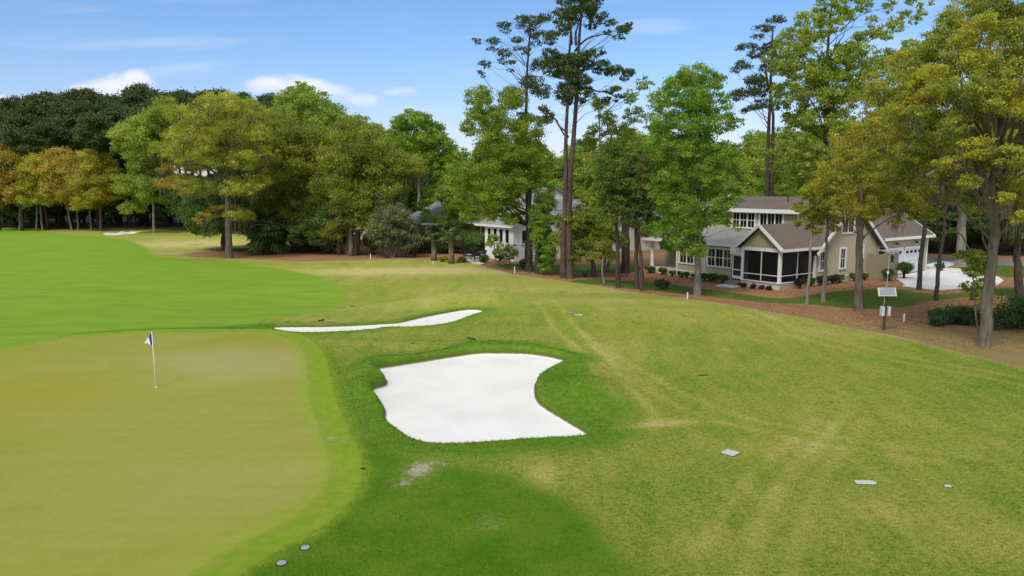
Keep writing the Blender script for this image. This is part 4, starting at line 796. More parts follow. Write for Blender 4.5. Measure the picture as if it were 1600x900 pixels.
M_BRICK = brick('whitewashed_brick', (.68, .64, .58), (.58, .52, .45)); M_BRICKT = brick('tan_brick', (.50, .40, .29), (.42, .32, .22))
M_GLASS = plain('dark_window_glass', (.012, .015, .02), .06, .1, 2, 0, .7, 0); M_DARK = plain('dark_interior', (.03, .028, .026), .7); M_DOORP = plain('pale_blue_white_door_paint', (.60, .655, .70), .45, .05, 2); M_BLACK = plain('black_metal', (.012, .012, .013), .45)
M_CONC = plain('pale_concrete', (.62, .61, .60), .85, .05, 3.); M_DECK = plain('weathered_deck_boards', (.30, .27, .24), .8, .2, 8); M_CEIL = plain('porch_ceiling_paint', (.22, .21, .2), .7)
def screen_mat():
    m, k, p, out = newmat('insect_screen'); p.inputs['Base Color'].default_value = (.012, .013, .014, 1); p.inputs['Alpha'].default_value = .5; p.inputs['Roughness'].default_value = .35; return m
M_SCREEN = screen_mat()
def wallbox(mb, side, plane, a0, a1, z0, z1, d0, d1):
    """a box on a wall: side 'u-' / 'v-' tells which way the wall faces; plane its coordinate; d0..d1 how far it stands proud"""
    if side == 'u-': mb.box(plane-d1, plane-d0, a0, a1, z0, z1)
    elif side == 'u+': mb.box(plane+d0, plane+d1, a0, a1, z0, z1)
    elif side == 'v-': mb.box(a0, a1, plane-d1, plane-d0, z0, z1)
    else: mb.box(a0, a1, plane+d0, plane+d1, z0, z1)
def window(root, side, plane, a0, a1, z0, z1, n=1, cross=True, muntin=True, frame=M_WHITE, name='window', tr=.12):
    f = MB(); g = MB(); wb = (a1-a0)/n
    wallbox(f, side, plane, a0-tr, a1+tr, z1, z1+tr*1.3, -.02, .07); wallbox(f, side, plane, a0-tr, a1+tr, z0-tr, z0, -.02, .09)
    for i in range(n+1):
        c = a0+i*wb; h = tr if 0 < i < n else tr
        wallbox(f, side, plane, c-(h if i == 0 else h*.5), c+(h*.5 if i < n else h), z0, z1, -.02, .065)
    for i in range(n):
        l, r = a0+i*wb+tr*.5, a0+(i+1)*wb-tr*.5
        wallbox(g, side, plane, l+.01, r-.01, z0+.01, z1-.01, -.02, .012)
        if cross: wallbox(f, side, plane, l, r, (z0+z1)/2-.03, (z0+z1)/2+.03, -.015, .04)
        if muntin:
            wallbox(f, side, plane, (l+r)/2-.015, (l+r)/2+.015, z0, (z0+z1)/2-.03 if False else z1, -.015, .03)
    fo = f.build(name, frame, root); g.build('pane', M_GLASS, fo); return fo
C0 = GZ(1217.5, 453.5); HA = R(36)
H = empty('family_house', (C0[0], C0[1], C0[2]-.02), HA, 'tan two-storey house with brown roof, screened gable porch and garage', 'house')
# walls
mb = MB(); mb.prism([(4.85,-.3),(14.45,-.3),(14.45,3.0),(9.65,6.84),(4.85,3.0)], .02, 16.8, 'y'); mb.build('wall', M_TAN, H)          # main body
mb = MB(); mb.box(1.0, 4.84, 5.0, 11.6, .55, 3.15); mb.build('wall', M_TAN, H)                                                     # wing with the long windows
mb = MB(); mb.box(14.46, 23.9, .32, 7.4, -.3, 3.5); mb.prism([(.32,3.5),(7.4,3.5),(3.86,5.8)], 14.46, 23.9, 'x'); mb.build('wall', M_TAN, H)   # garage
mb = MB(); mb.box(6.0, 9.4, 2.6, 12.2, 4.0, 6.0); mb.prism([(6.0,6.0),(9.6,6.0),(9.6,7.05)], 2.6, 12.2, 'y'); mb.build('dormer', M_TAN, H)
# foundations
mb = MB(); mb.box(.95, 4.83, 4.96, 11.64, -.3, .55); mb.box(4.9, 14.5, -.05, .018, -.3, .5); mb.build('foundation', M_BRICK, H)
mb = MB(); mb.box(.03, 4.88, .03, 3.72, -.3, .42); mb.build('porch_foundation', M_BRICK, H)
mb = MB(); mb.box(.02, 4.9, -.012, .028, -.3, .42); mb.build('brick_skirt', M_BRICKT, H)
# roofs
sl = .8
def zr(u): return 3.0+(u-4.85)*sl if u < 9.65 else 3.0+(14.45-u)*sl
mb = MB(); mb.slab([(4.35,-.4,zr(4.35)+.02),(9.65,-.4,zr(9.65)+.02),(9.65,17.2,zr(9.65)+.02),(4.35,17.2,zr(4.35)+.02)][::-1], .14)
mb.slab([(9.65,-.4,zr(9.65)+.02),(14.95,-.4,zr(14.95)+.02),(14.95,17.2,zr(14.95)+.02),(9.65,17.2,zr(9.65)+.02)][::-1], .14)
mb.slab([(5.55,2.25,5.98),(9.66,2.25,7.19),(9.66,12.55,7.19),(5.55,12.55,5.98)][::-1], .14); 
main_roof = mb.build('roof', M_ROOF, H)
mb = MB(); mb.slab([(.55,4.3,3.2),(6.3,4.3,4.3),(6.3,15.4,4.3),(.55,15.4,3.2)][::-1], .1); mb.build('wing_roof', M_ROOFL, H)
mb = MB(); mb.slab([(14.3,-.1,3.32),(24.3,-.1,3.32),(24.3,3.86,5.86),(14.3,3.86,5.86)], .14); mb.slab([(14.3,7.8,3.32),(14.3,3.86,5.86),(24.3,3.86,5.86),(24.3,7.8,3.32)], .14); mb.build('garage_roof', M_ROOF, H)
mb = MB(); PE, PP = 3.12, 5.0                     # porch gable roof
mb.slab([(-.35,-.4,PE),(4.8,-.4,PE),(7.3,1.87,PP),(-.35,1.87,PP)], .13); mb.slab([(-.35,4.12,PE),(-.35,1.87,PP),(7.3,1.87,PP),(4.8,4.12,PE)], .13); mb.build('porch_roof', M_ROOF, H)
mb = MB(); mb.prism([(.05,3.27),(3.7,3.27),(1.87,4.93)], .0, .1, 'x'); mb.build('porch_gable', M_TANV, H)
# white trim: fascias, rakes, corner boards
mb = MB()
mb.beam((-.40,-.42,PE+.03),(-.40,1.87,PP+.05),.09,.24); mb.beam((-.40,4.14,PE+.03),(-.40,1.87,PP+.05),.09,.24); mb.box(-.37,5.0,-.50,-.41,PE-.08,PE+.14); mb.build('porch_fascia', M_WHITE, H)
mb = MB(); mb.box(5.44,5.54,2.2,12.6,5.80,6.14); mb.beam((5.5,2.2,6.0),(9.66,2.2,7.24),.09,.2); mb.beam((5.5,12.6,6.0),(9.66,12.6,7.24),.09,.2); mb.build('dormer_fascia', M_WHITE, H)
mb = MB(); mb.box(.44,.54,4.3,15.45,3.08,3.32); mb.build('wing_fascia', M_WHITE, H)
mb = MB(); mb.beam((4.3,-.45,zr(4.3)+.04),(9.65,-.45,zr(9.65)+.06),.09,.26); mb.beam((15.0,-.45,zr(15.0)+.04),(9.65,-.45,zr(9.65)+.06),.09,.26); mb.slab([(14.47,-.42,2.78),(14.95,-.42,2.62),(14.95,.3,2.62),(14.47,.3,2.78)], .05); mb.build('gable_fascia', M_WHITE, H)
mb = MB(); mb.box(15.1,24.35,-.2,-.105,3.25,3.5); mb.beam((24.35,-.15,3.36),(24.35,3.86,5.9),.09,.24); mb.build('garage_fascia', M_WHITE, H)
for q_ in [(14.36,14.5,-.03,.0,.5,2.95),(23.78,23.93,.27,.30,-.2,3.3),(.955,.985,11.46,11.62,.56,3.1),(.955,.985,4.98,5.12,.56,3.1),(5.955,5.985,2.58,2.74,4.1,5.9),(5.955,5.985,12.08,12.22,4.1,5.9)]: MB().box(*q_).build('corner_trim', M_WHITE, H)
MB().box(.93,.985,8.28,8.38,.3,3.1).build('downspout', M_WHITE, H); MB().box(.925,.985,5.1,11.5,.5,.62).build('skirt_trim', M_WHITE, H); MB().box(4.9,14.4,-.07,.0,.5,.6).build('skirt_trim', M_WHITE, H)
# porch: floor, posts, beam, screens, back
mb = MB(); mb.box(-.02, 4.88, -.02, 3.76, .425, .5); mb.build('porch_floor', M_DECK, H)
mb = MB(); mb.box(.05, 4.86, .06, 3.68, 3.0, 3.08); mb.build('porch_ceiling', M_CEIL, H)
mb = MB(); mb.box(-.01,.22,-.01,3.73,2.98,3.26); mb.box(.22,4.85,-.01,.2,2.98,3.2); mb.build('porch_beam', M_WHITE, H)
for (a, b) in [(0, 0), (0, 3.5), (4.6, 0)]:
    mb = MB(); mb.box(a, a+.22, b, b+.22, .5, 2.98); mb.box(a-.03, a+.25, b-.03, b+.25, .5, .62); mb.box(a-.03, a+.25, b-.03, b+.25, 2.86, 2.98); mb.build('porch_post', M_WHITE, H)
mb = MB(); mb.box(.06,.14,1.78,1.85,.5,2.98); mb.box(.06,.14,.22,3.5,1.06,1.12); mb.box(.06,.14,.22,3.5,.5,.57); mb.box(2.35,2.42,.06,.14,.5,2.98); mb.box(.22,4.6,.06,.14,1.06,1.12); mb.box(.22,4.6,.06,.14,.5,.57); mb.build('screen_frame', M_WHITE, H)
mb = MB(); mb.box(.095,.1,.22,3.5,.57,2.98); mb.box(.22,4.6,.095,.1,.57,2.98); mb.build('screen', M_SCREEN, H)
mb = MB(); mb.box(.1, 1.0, 3.74, 3.8, .5, 2.98); mb.box(.1,.16,3.8,4.95,2.55,3.1); mb.build('entry_frame', M_WHITE, H)
dr = MB(); dr.box(.30,.36,3.8,3.9,.5,2.55); dr.box(.30,.36,4.72,4.82,.5,2.55); dr.box(.30,.36,3.9,4.72,2.4,2.55); dr.box(.30,.36,3.9,4.72,1.2,1.3); dr.box(.30,.36,3.9,4.72,.5,.75)
door = dr.build('screen_door', M_WHITE, H); mb = MB(); mb.box(.325,.335,3.9,4.72,.75,2.4); mb.build('pane', M_DARK, door)
mb = MB(); mb.box(.4,4.84,3.76,4.96,-.3,2.95); mb.build('entry_recess', M_DARK, H)
mb = MB(); mb.box(-.1,.42,3.8,4.95,.2,.36); mb.box(-.5,-.1,3.8,4.95,-.2,.18); mb.build('step', M_DECK, H)
mb = MB(); mb.box(-1.7,-.55,3.2,4.9,-.2,.05); mb.build('landing', M_CONC, H)
# porch inside: sofa back, fan
mb = MB(); mb.tube([(1.9,1.9,3.0),(1.9,1.9,2.75)], .03, 6); mb.box(1.4,2.4,1.83,1.97,2.72,2.75); mb.box(1.83,1.97,1.4,2.4,2.72,2.75); mb.build('ceiling_fan', M_WHITE, H)
mb = MB(); mb.box(4.82,4.845,1.2,2.2,.5,2.6); mb.build('inner_door', M_DARK, H)
# open side porch beyond the wing
mb = MB(); mb.box(.95, 4.83, 11.66, 15.1, -.3, .5); mb.build('side_porch_floor', M_BRICK, H)
mb = MB(); mb.tube([(1.25,14.85,.5),(1.25,14.85,3.1)], [.17,.14], 14); mb.box(1.03,1.47,14.63,15.07,.5,.62); mb.build('column', M_WHITE, H)
mb = MB(); mb.box(.6, 4.8, 11.62, 15.3, 3.02, 3.1); mb.build('side_porch_ceiling', M_WHITE, H)
# windows
window(H, 'u-', 1.0, 5.45, 8.0, 1.3, 2.75, 3); window(H, 'u-', 1.0, 8.7, 11.2, 1.3, 2.75, 3)
window(H, 'u-', 6.0, 4.1, 6.45, 4.62, 5.72, 3, False); window(H, 'u-', 6.0, 6.95, 9.4, 4.45, 5.72, 3)
window(H, 'u-', 4.85, 12.3, 13.3, 1.3, 2.7, 1)
window(H, 'v-', .02, 5.35, 6.05, 1.25, 2.75, 1); window(H, 'v-', .02, 8.35, 9.15, 1.25, 2.85, 1); window(H, 'v-', .02, 11.1, 11.9, 1.95, 2.95, 1); window(H, 'v-', .02, 8.4, 10.2, 4.25, 5.5, 2, False)
# garage doors
for (a0, a1) in [(16.0, 19.15), (19.75, 22.75)]:
    d_ = MB(); 
    for r_ in range(4): wallbox(d_, 'v-', .32, a0, a1, .02+r_*.57, .02+(r_+1)*.57-.025, -.02, .03)
    gd = d_.build('garage_door', M_DOORP, H)
    f_ = MB(); wallbox(f_, 'v-', .32, a0-.16, a1+.16, 2.3, 2.5, -.02, .08); wallbox(f_, 'v-', .32, a0-.16, a0-.01, 0, 2.3, -.02, .08); wallbox(f_, 'v-', .32, a1+.01, a1+.16, 0, 2.3, -.02, .08); f_.build('frame', M_WHITE, gd)
    g_ = MB(); ww = (a1-a0)/4
    for i in range(4): wallbox(g_, 'v-', .32, a0+i*ww+.12, a0+(i+1)*ww-.12, 1.88, 2.14, .02, .036)
    g_.build('pane', M_GLASS, gd)
for a in (17.6, 21.2):
    l_ = MB(); l_.tube([(a,.3,2.95),(a,.08,3.05),(a,-.02,2.98)], .03, 6); l_.tube([(a,-.02,3.0),(a,-.02,2.82)], [.07,.2], 10); l_.build('wall_lamp', M_BLACK, H)
mb = MB(); mb.tube([(8.2,5.2,6.1),(8.2,5.2,7.35)], .05, 8); mb.build('vent_pipe', M_BLACK, H)
mb = MB(); mb.tube([(15.2,-.0,.1),(15.2,.0,3.3)], .04, 6); mb.build('downspout', M_WHITE, H)
# equipment screen at the corner
def loc_h(u, v, z=0): c, s_ = math.cos(HA), math.sin(HA); return np.array([C0[0]+u*c-v*s_, C0[1]+u*s_+v*c, z])
e = empty('equipment_screen', loc_h(12.6, -1.55), HA, 'tan boarded equipment enclosure at the gable corner of the house', 'enclosure')
mb = MB(); mb.box(0,.1,0,1.5,-.2,2.1); mb.box(.1,2.4,0,.1,-.2,2.1); mb.box(2.3,2.4,.1,1.5,-.2,2.1); mb.build('side_panel', M_TANB, e)
mb = MB(); mb.box(-.04,.14,-.04,.1,2.1,2.16); mb.box(.14,2.44,-.04,.14,2.1,2.16); mb.build('top_rail', M_TAN, e)
mb = MB(); mb.box(.6,1.5,.4,1.2,0,2.0); mb.tube([(1.05,.8,2.0),(1.05,.8,2.25)], .3, 12); mb.build('cooling_unit', M_BLACK, e)
# drive, road, patio: slabs just above the soil
def slab_px(name, pts, mat, lab, th=.06, up=.05, world=False):
    P = [GZ(*p) for p in pts] if not world else pts
    m_ = MB(); n = len(P); m_.add([(p[0], p[1], p[2]-.3) for p in P]+[(p[0], p[1], p[2]+up) for p in P], [tuple(range(n))[::-1], tuple(range(n, 2*n))]+[(i, (i+1) % n, n+(i+1) % n, n+i) for i in range(n)])
    o = m_.build(name, mat); return tag(o, lab, None, None, 'structure')
def conc(name, col, joint):
    m, k, p, out = newmat(name); c = k.coord('Object', None, (0, 0, -HA)); n = k.noise(c, .5, 5); nf = k.noise(c, 12, 4); s_ = k.sep(c)
    j = k.m('MAXIMUM', k.m('LESS_THAN', k.m('FRACT', k.m('DIVIDE', s_[0], joint)), .012), k.m('LESS_THAN', k.m('FRACT', k.m('DIVIDE', s_[1], joint)), .012))
    b_ = k.mix(k.ss(n, .3, .7), tuple(v*.88 for v in col), col); b_ = k.mix(k.m('MULTIPLY', nf, .2), b_, tuple(v*.7 for v in col)); k.put(p.inputs['Base Color'], k.mix(k.m('MULTIPLY', j, .45), b_, tuple(v*.5 for v in col))); p.inputs['Roughness'].default_value = .85; return m
M_DRIVE = conc('driveway_concrete', (.74, .735, .73), 3.5)
m_ground = [(1395,433),(1414,445),(1409,447.5),(1433,450.5),(1469,453.7),(1505,451),(1530,447.5),(1557,446.6),(1568,439),(1560,432.7),(1522,425),(1497,420),(1472,418.7),(1494,414),(1494,410),(1469,408.5),(1447,414),(1445,424)]
slab_px('driveway', m_ground, M_DRIVE, 'bright white concrete driveway in front of the garage')
slab_px('road', [(1440,410.5),(1500,411.5),(1600,416),(1760,424),(1760,410),(1600,407.5),(1500,404.5),(1440,403)], plain('grey_asphalt', (.20,.195,.19), .9, .15, 4), 'grey road passing behind the garage')
slab_px('patio', [(735,411),(752,413.5),(762,410),(760,402),(735,400),(722,404)], M_CONC, 'white paved patio beside the white house')
# beds of shrubs along the foundations
LB = [(-.7,.5),(-.7,1.2),(-.65,2.0),(-.65,2.9)]
BG = 'small clipped shrubs along the house foundation'
def hshrub(u, v, r, h, mat, lab, leaf=.11): p = loc_h(u, v); shrub('foundation_shrub', lab, 0, 0, r*F/p[1], h*F/p[1], mat, leaf, 1.2, BG, 1., (p[0], p[1], ground_z(p[0], p[1])))
for (u, v) in LB: hshrub(u, v, .3, .4, L_RED, 'small reddish brown shrub below the porch front screen')
for i_, v in enumerate([5.7, 6.7, 7.7, 8.8, 9.7, 10.5, 11.4]): hshrub(.3, v, .5 if i_ < 3 else .36, .85 if i_ < 3 else .6, L_BUSH if i_ % 3 else L_DARK, 'small round shrub below the long wing windows')
for v in (12.6, 14.2): hshrub(.3, v, .5, .75, L_DARK, 'dark shrub below the open side porch')
hshrub(1.9, -.6, .5, 1.0, L_RED, 'dark upright shrub below the porch side screen nearest the corner')
hshrub(3.4, -.6, .5, .85, L_BUSH, 'bright green shrub below the porch side screen')
for u in (4.6, 5.5, 6.6): hshrub(u, -.6, .5, .9, L_RED, 'dark red shrub at the meeting of porch and gable wall')
for u in (7.6, 9.6, 11.4): hshrub(u, -.6, .45, .8, L_DARK, 'dark small shrub below the gable wall windows')
hshrub(12.3, -2.2, .7, 1.5, L_BUSH, 'large green shrub before the equipment enclosure', .13); hshrub(15.4, -2.0, .9, 1.9, L_BUSH, 'tall leafy shrub beside the first garage door', .14); hshrub(24.4, -.8, .5, 1.1, L_BUSH, 'spiky green shrub at the far garage corner', .13)
# ------------------------------------------------------------------ the white house
K = GZ(802, 409.5); WH = empty('white_house', (K[0], K[1], K[2]-.02), HA, 'white house with windowed sunroom and grey roof behind the pines', 'house')
mb = MB(); mb.box(0, 7.0, 0, 5.5, -.3, 4.0); mb.prism([(0,4.0),(7.0,4.0),(3.5,6.0)], 0, 5.5, 'y'); mb.build('sunroom_wall', M_WSID, WH)
mb = MB(); mb.prism([(3.6,-.3),(17,-.3),(17,4.4),(10.3,8.),(3.6,4.4)], 5.52, 9.4, 'y'); mb.build('wall', M_WSID, WH)
mb = MB(); mb.box(7.02, 24, 1.2, 5.5, .5, 4.2); mb.prism([(1.2,4.2),(5.5,4.2),(5.5,6.4)], 7.02, 24, 'x'); mb.build('side_wall', M_CREAM, WH)
mb = MB(); mb.box(7.02, 24.1, 1.1, 5.5, -.3, .5); mb.build('foundation', M_BRICK, WH)
mb = MB(); mb.slab([(-.4,-.35,3.8),(3.5,-.35,6.05),(3.5,7.,6.05),(-.4,7.,3.8)][::-1], .13); mb.slab([(3.5,-.35,6.05),(7.4,-.35,3.8),(7.4,7.,3.8),(3.5,7.,6.05)][::-1], .13); mb.build('sunroom_roof', M_ROOFL, WH)
mb = MB(); mb.slab([(3.,5.2,4.12),(10.3,5.2,8.06),(10.3,9.7,8.06),(3.,9.7,4.12)][::-1], .14); mb.slab([(10.3,5.2,8.06),(17.6,5.2,4.12),(17.6,9.7,4.12),(10.3,9.7,8.06)][::-1], .14); mb.slab([(7.0,.8,4.05),(24.5,.8,4.05),(24.5,5.5,6.46),(7.0,5.5,6.46)], .13); mb.build('roof', M_ROOFG, WH)
mb = MB(); mb.box(-.5,-.41,-.4,7,3.72,3.95); mb.beam((-.45,-.4,3.82),(3.5,-.4,6.1),.09,.24); mb.beam((7.45,-.4,3.82),(3.5,-.4,6.1),.09,.24); mb.build('fascia', M_WHITE, WH)
for a in (.7, 1.85, 3.0, 4.15): window(WH, 'u-', 0, a, a+.75, 2.05, 3.5, 1, False, False)
window(WH, 'v-', 0, 1.1, 1.9, 2.0, 3.4, 1, False, False); window(WH, 'v-', 0, 4.6, 5.4, 2.0, 3.4, 1, False, False)
window(WH, 'v-', 1.2, 9.5, 10.5, 1.6, 3.2, 1); window(WH, 'v-', 1.2, 13.5, 14.5, 1.6, 3.2, 1); window(WH, 'v-', 1.2, 17.2, 18.2, 1.6, 3.2, 1)
# grey hipped house
K2 = GZ(664, 395.5); GH = empty('hipped_house', (K2[0], K2[1]+1.5, K2[2]-.02), R(24), 'tan walled house with large blue grey hipped roof among the palmettos', 'house')
mb = MB(); mb.box(0, 13, 0, 9, -.3, 3.7); mb.build('wall', M_TAN2, GH)
mb = MB(); e_ = .6; q = [(-e_,-e_,3.6),(13+e_,-e_,3.6),(13+e_,9+e_,3.6),(-e_,9+e_,3.6)]; a_, b_ = (4.2,4.5,6.75), (9.5,4.5,6.75)
mb.add(q+[a_, b_], [(0,1,5,4),(1,2,5),(2,3,4,5),(3,0,4),(3,2,1,0)]); mb.build('roof', M_ROOFG, GH)
mb = MB(); mb.box(-.72,13.7,-.7,-.61,3.42,3.62); mb.box(-.7,-.61,-.6,9.6,3.42,3.62); mb.build('fascia', M_WHITE, GH)
window(GH, 'u-', 0, .8, 1.8, 1.4, 3.1, 1); window(GH, 'u-', 0, 3.2, 4.2, 1.4, 3.1, 1); window(GH, 'v-', 0, 1.2, 2.2, 1.4, 3.1, 1); window(GH, 'v-', 0, 6.4, 7.2, 1.4, 3.1, 1)
mb = MB(); mb.add([(-.05,-.05,0),(.12,-.05,0),(.12,-.003,0),(-.003,-.003,0),(-.003,.12,0),(-.05,.12,0),(-.05,-.05,3.5),(.12,-.05,3.5),(.12,-.003,3.5),(-.003,-.003,3.5),(-.003,.12,3.5),(-.05,.12,3.5)],[(5,4,3,2,1,0),(6,7,8,9,10,11)]+[(i,(i+1)%6,6+(i+1)%6,6+i) for i in range(6)]); mb.build('corner_trim', M_WHITE, GH)
# far white gabled house
p = at(618, 360, 116); FH = empty('gabled_house', (p[0], 116, -.1), R(20), 'distant white gabled house half hidden behind oaks', 'house')
mb = MB(); mb.prism([(-2.6,-.2),(2.6,-.2),(2.6,4.6),(0,6.1),(-2.6,4.6)], 0, 7, 'y'); mb.box(-6,-2.62,1.5,7,-.2,3.4); mb.build('wall', M_WSID, FH)
mb = MB(); mb.slab([(-3,-.3,4.42),(0,-.3,6.15),(0,7.2,6.15),(-3,7.2,4.42)][::-1], .12); mb.slab([(0,-.3,6.15),(3,-.3,4.42),(3,7.2,4.42),(0,7.2,6.15)][::-1], .12); mb.slab([(-6.4,1.1,3.3),(-2.62,1.1,3.3),(-2.62,5,5),(-6.4,5,5)], .12); mb.build('roof', M_ROOFG, FH)
window(FH, 'v-', 0, -.5, .5, 2.2, 3.6, 1)
# ------------------------------------------------------------------ things on the course
M_LID = plain('pale_plastic_lid', (.50, .55, .50), .5, .08, 9); M_WPAINT = plain('white_paint', (.80, .80, .79), .4, .04, 5); M_SOIL = plain('dark_soil', (.03, .022, .014), .95); M_WOOD = plain('weathered_post_wood', (.085, .06, .045), .85, .3, 9)
M_STEEL = plain('galvanised_steel', (.52, .53, .54), .35, .08, 8, .6); M_GREYBOX = plain('light_grey_box', (.56, .57, .56), .5, .06, 5); M_PCELL = plain('solar_cells', (.30, .31, .36), .25, .1, 12, 0, .6); M_BROWNBOX = plain('brown_box', (.12, .095, .06), .6)
# flagstick
f = GZ(244, 605); tp = at(237, 518, f[1]); FL = empty('flagstick', f, 0, 'white flagstick with drooping blue and white flag in the putting green', 'golf flag')
dx = tp[0]-f[0]; L = tp[2]-f[2]
mb = MB(); mb.tube([(0,0,-.12),(dx*.5,0,L*.5),(dx,0,L)], [.017,.016,.013], 8); mb.build('pole', M_WPAINT, FL, smooth=True)
def flagmat():
    m, k, p, out = newmat('flag_cloth'); s_ = k.sep(k.coord('Object')); v = k.m('ADD', s_[0], k.m('MULTIPLY', k.m('SUBTRACT', s_[2], L-.25), .28))
    k.put(p.inputs['Base Color'], k.mix(k.ss(v, dx-.155, dx-.12), (.80, .82, .86), (.03, .07, .30))); p.inputs['Roughness'].default_value = .8; return m
V = []; nu, nv = 10, 14
for j in range(nv+1):
    t = j/nv; wd = .03+.27*t**.75
    for i in range(nu+1):
        s_ = i/nu; V.append((dx-s_*wd, .035*math.sin(s_*9+t*2.)*t, L-.03-t*.5-s_*.05*(1-t)+.06*s_*s_*t))
Qf = [(j*(nu+1)+i, j*(nu+1)+i+1, (j+1)*(nu+1)+i+1, (j+1)*(nu+1)+i) for j in range(nv) for i in range(nu)]
me = npmesh('flag', V, Qf, smooth=True); fo = link('flag', me, flagmat(), FL); sm_ = fo.modifiers.new('thickness', 'SOLIDIFY'); sm_.thickness = .004
mb = MB(); mb.tube([(0,0,.004),(0,0,.012)], .06, 16); mb.build('cup', M_WPAINT, FL)
# solar powered weather station
s = GZ(1381, 516); ST = empty('weather_station', s, 0, 'solar powered weather station on a dark wooden post at the straw edge', 'weather station'); S_ = s[1]/F
top = at(1381, 456, s[1])[2]-s[2]; rod = at(1385, 398, s[1])[2]-s[2]
mb = MB(); mb.tube([(-.02,0,-.3),(0,0,top*.5),(.03,0,top-.02)], [.085,.075,.075], 12); mb.build('post', M_WOOD, ST)
mb = MB(); mb.tube([(.05,.1,top-.2),(.09,.1,rod)], .022, 8); mb.build('mast', M_STEEL, ST)
mb = MB(); mb.tube([(.09,.1,rod-.12),(.24,.05,rod-.18)], .018, 6); mb.tube([(.24,.05,rod-.42),(.24,.05,rod-.05)], .07, 10); mb.tube([(.09,.1,rod),(-.05,.1,rod+.05)], .015, 6); mb.build('sensor', M_BLACK, ST)
mb = MB(); mb.tube([(.07,.1,top+1.0),(.07,.1,top+1.12)], .06, 10); mb.build('lamp_housing', M_WPAINT, ST)
ps = np.array([(-.53,-.23,-.24),(.47,-.23,-.24),(.60,.22,.16),(-.40,.22,.16)])+np.array([0,0,top+.02])
mb = MB(); mb.slab(ps.tolist(), .035); pf = mb.build('solar_panel', M_GREYBOX, ST)
c_ = ps.mean(0); n_ = np.cross(ps[1]-ps[0], ps[2]-ps[0]); n_ /= np.linalg.norm(n_); inn = c_+(ps-c_)*np.array([.85,.85,.85])+n_*.037
mb = MB(); mb.slab(inn.tolist(), .006); mb.build('cell_sheet', M_PCELL, pf)
zb = at(1381, 486, s[1])[2]-s[2]
for (a, b, mt) in [(-.24,-.09,M_GREYBOX),(.1,.24,M_GREYBOX)]:
    mb = MB(); mb.box(a, b, -.16, .12, zb-.26, zb+.26); mb.box(a+.02, b-.02, -.175, -.16, zb-.22, zb+.22); o_ = mb.build('battery_box', mt, ST); bv = o_.modifiers.new('bevel', 'BEVEL'); bv.width = .025; bv.segments = 3
mb = MB(); mb.box(.27,.47,-.05,.15,zb-.19,zb+.24); mb.build('junction_box', M_BROWNBOX, ST)
mb = MB(); mb.tube([(-.09,-.05,top-.05),(-.12,-.1,zb+.5),(-.16,-.06,zb+.25)], .02, 6); mb.build('conduit', M_STEEL, ST)
# boundary stakes
for i_, (px, py, h, lab) in enumerate([(1412,503,14,'white boundary stake in the straw right of the weather station'),(1074,467,11,'white boundary stake beside the maple trunk'),(804,427,11,'white boundary stake before the dark sunroom tree'),(579,405,9,'white boundary stake under the olive oaks'),(509,394,8,'white boundary stake at the mulch behind the round palmetto thicket'),(677,413,5,'short white stake before the shorter palmetto'),(383,368,5,'tiny white stake right of the golden moss hung tree'),(26,351,5,'tiny white stake at the orange oak in the far straw')]):
    p = GZ(px, py); hh = h*p[1]/F; m_ = MB(); w_ = .035
    m_.box(-w_, w_, -w_, w_, -.2, hh-.06); m_.add([(-w_,-w_,hh-.06),(w_,-w_,hh-.06),(w_,w_,hh-.06),(-w_,w_,hh-.06),(0,0,hh)], [(0,1,4),(1,2,4),(2,3,4),(3,0,4)])
    tag(m_.build('boundary_stake', M_WPAINT, None, p), lab, 'stake', 'white boundary stakes')
# valve lids set in the turf
def lid(px, py, w_, d_, rot, lab, round_=0., grp='irrigation lids in the rough', mat=None):
    p = GZ(px, py); root = empty('valve_lid', p, R(rot), lab, 'utility lid', grp)
    sl_ = (ground_z(p[0], p[1]+.3)-ground_z(p[0], p[1]-.3))/.6
    def ring(a, b, n=24):
        out = []
        for i in range(n):
            t = 2*math.pi*(i+.5)/n; c, s2 = math.cos(t), math.sin(t); e2 = 2/(9 if not round_ else round_)
            out.append((a*abs(c)**e2*(1 if c > 0 else -1), b*abs(s2)**e2*(1 if s2 > 0 else -1)))
        return out
    m_ = MB(); m_.prism(ring(w_/2+.02, d_/2+.02), -.2, .012, 'z'); m_.build('soil_rim', M_SOIL, root)
    m_ = MB(); m_.prism(ring(w_/2, d_/2), -.1, .022, 'z'); m_.box(-.02, .02, -.012, .012, .022, .03); m_.build('cover', mat or M_LID, root)
    root.rotation_euler = (sl_*.8, 0, R(rot)); return root
lid(1141, 708, .44, .44, 45, 'square pale valve lid turned diamond wise in the rough')
lid(1352, 754.5, .56, .27, -3, 'long round ended valve lid in the foreground rough', 6)
lid(1481, 760.5, .19, .13, -2, 'small pale valve lid beyond the long round ended one', 6)
lid(893, 489.5, .5, .35, -20, 'green grey valve lid nearest the thin bunker, dark at the rear', 0, 'irrigation lids in the rough', plain('green_grey_lid', (.25,.30,.25), .6)); lid(904, 492.5, .5, .35, -20, 'pale valve lid touching the green grey one')
lid(477, 856.5, .20, .20, 0, 'round grey sprinkler cap farther from the picture bottom', 2, 'round sprinkler caps by the green', plain('grey_sprinkler_cap', (.33,.34,.36), .5)); lid(440, 880.5, .20, .20, 20, 'round grey sprinkler cap nearest the picture bottom', 2, 'round sprinkler caps by the green', plain('grey_cap', (.33,.34,.36), .5))
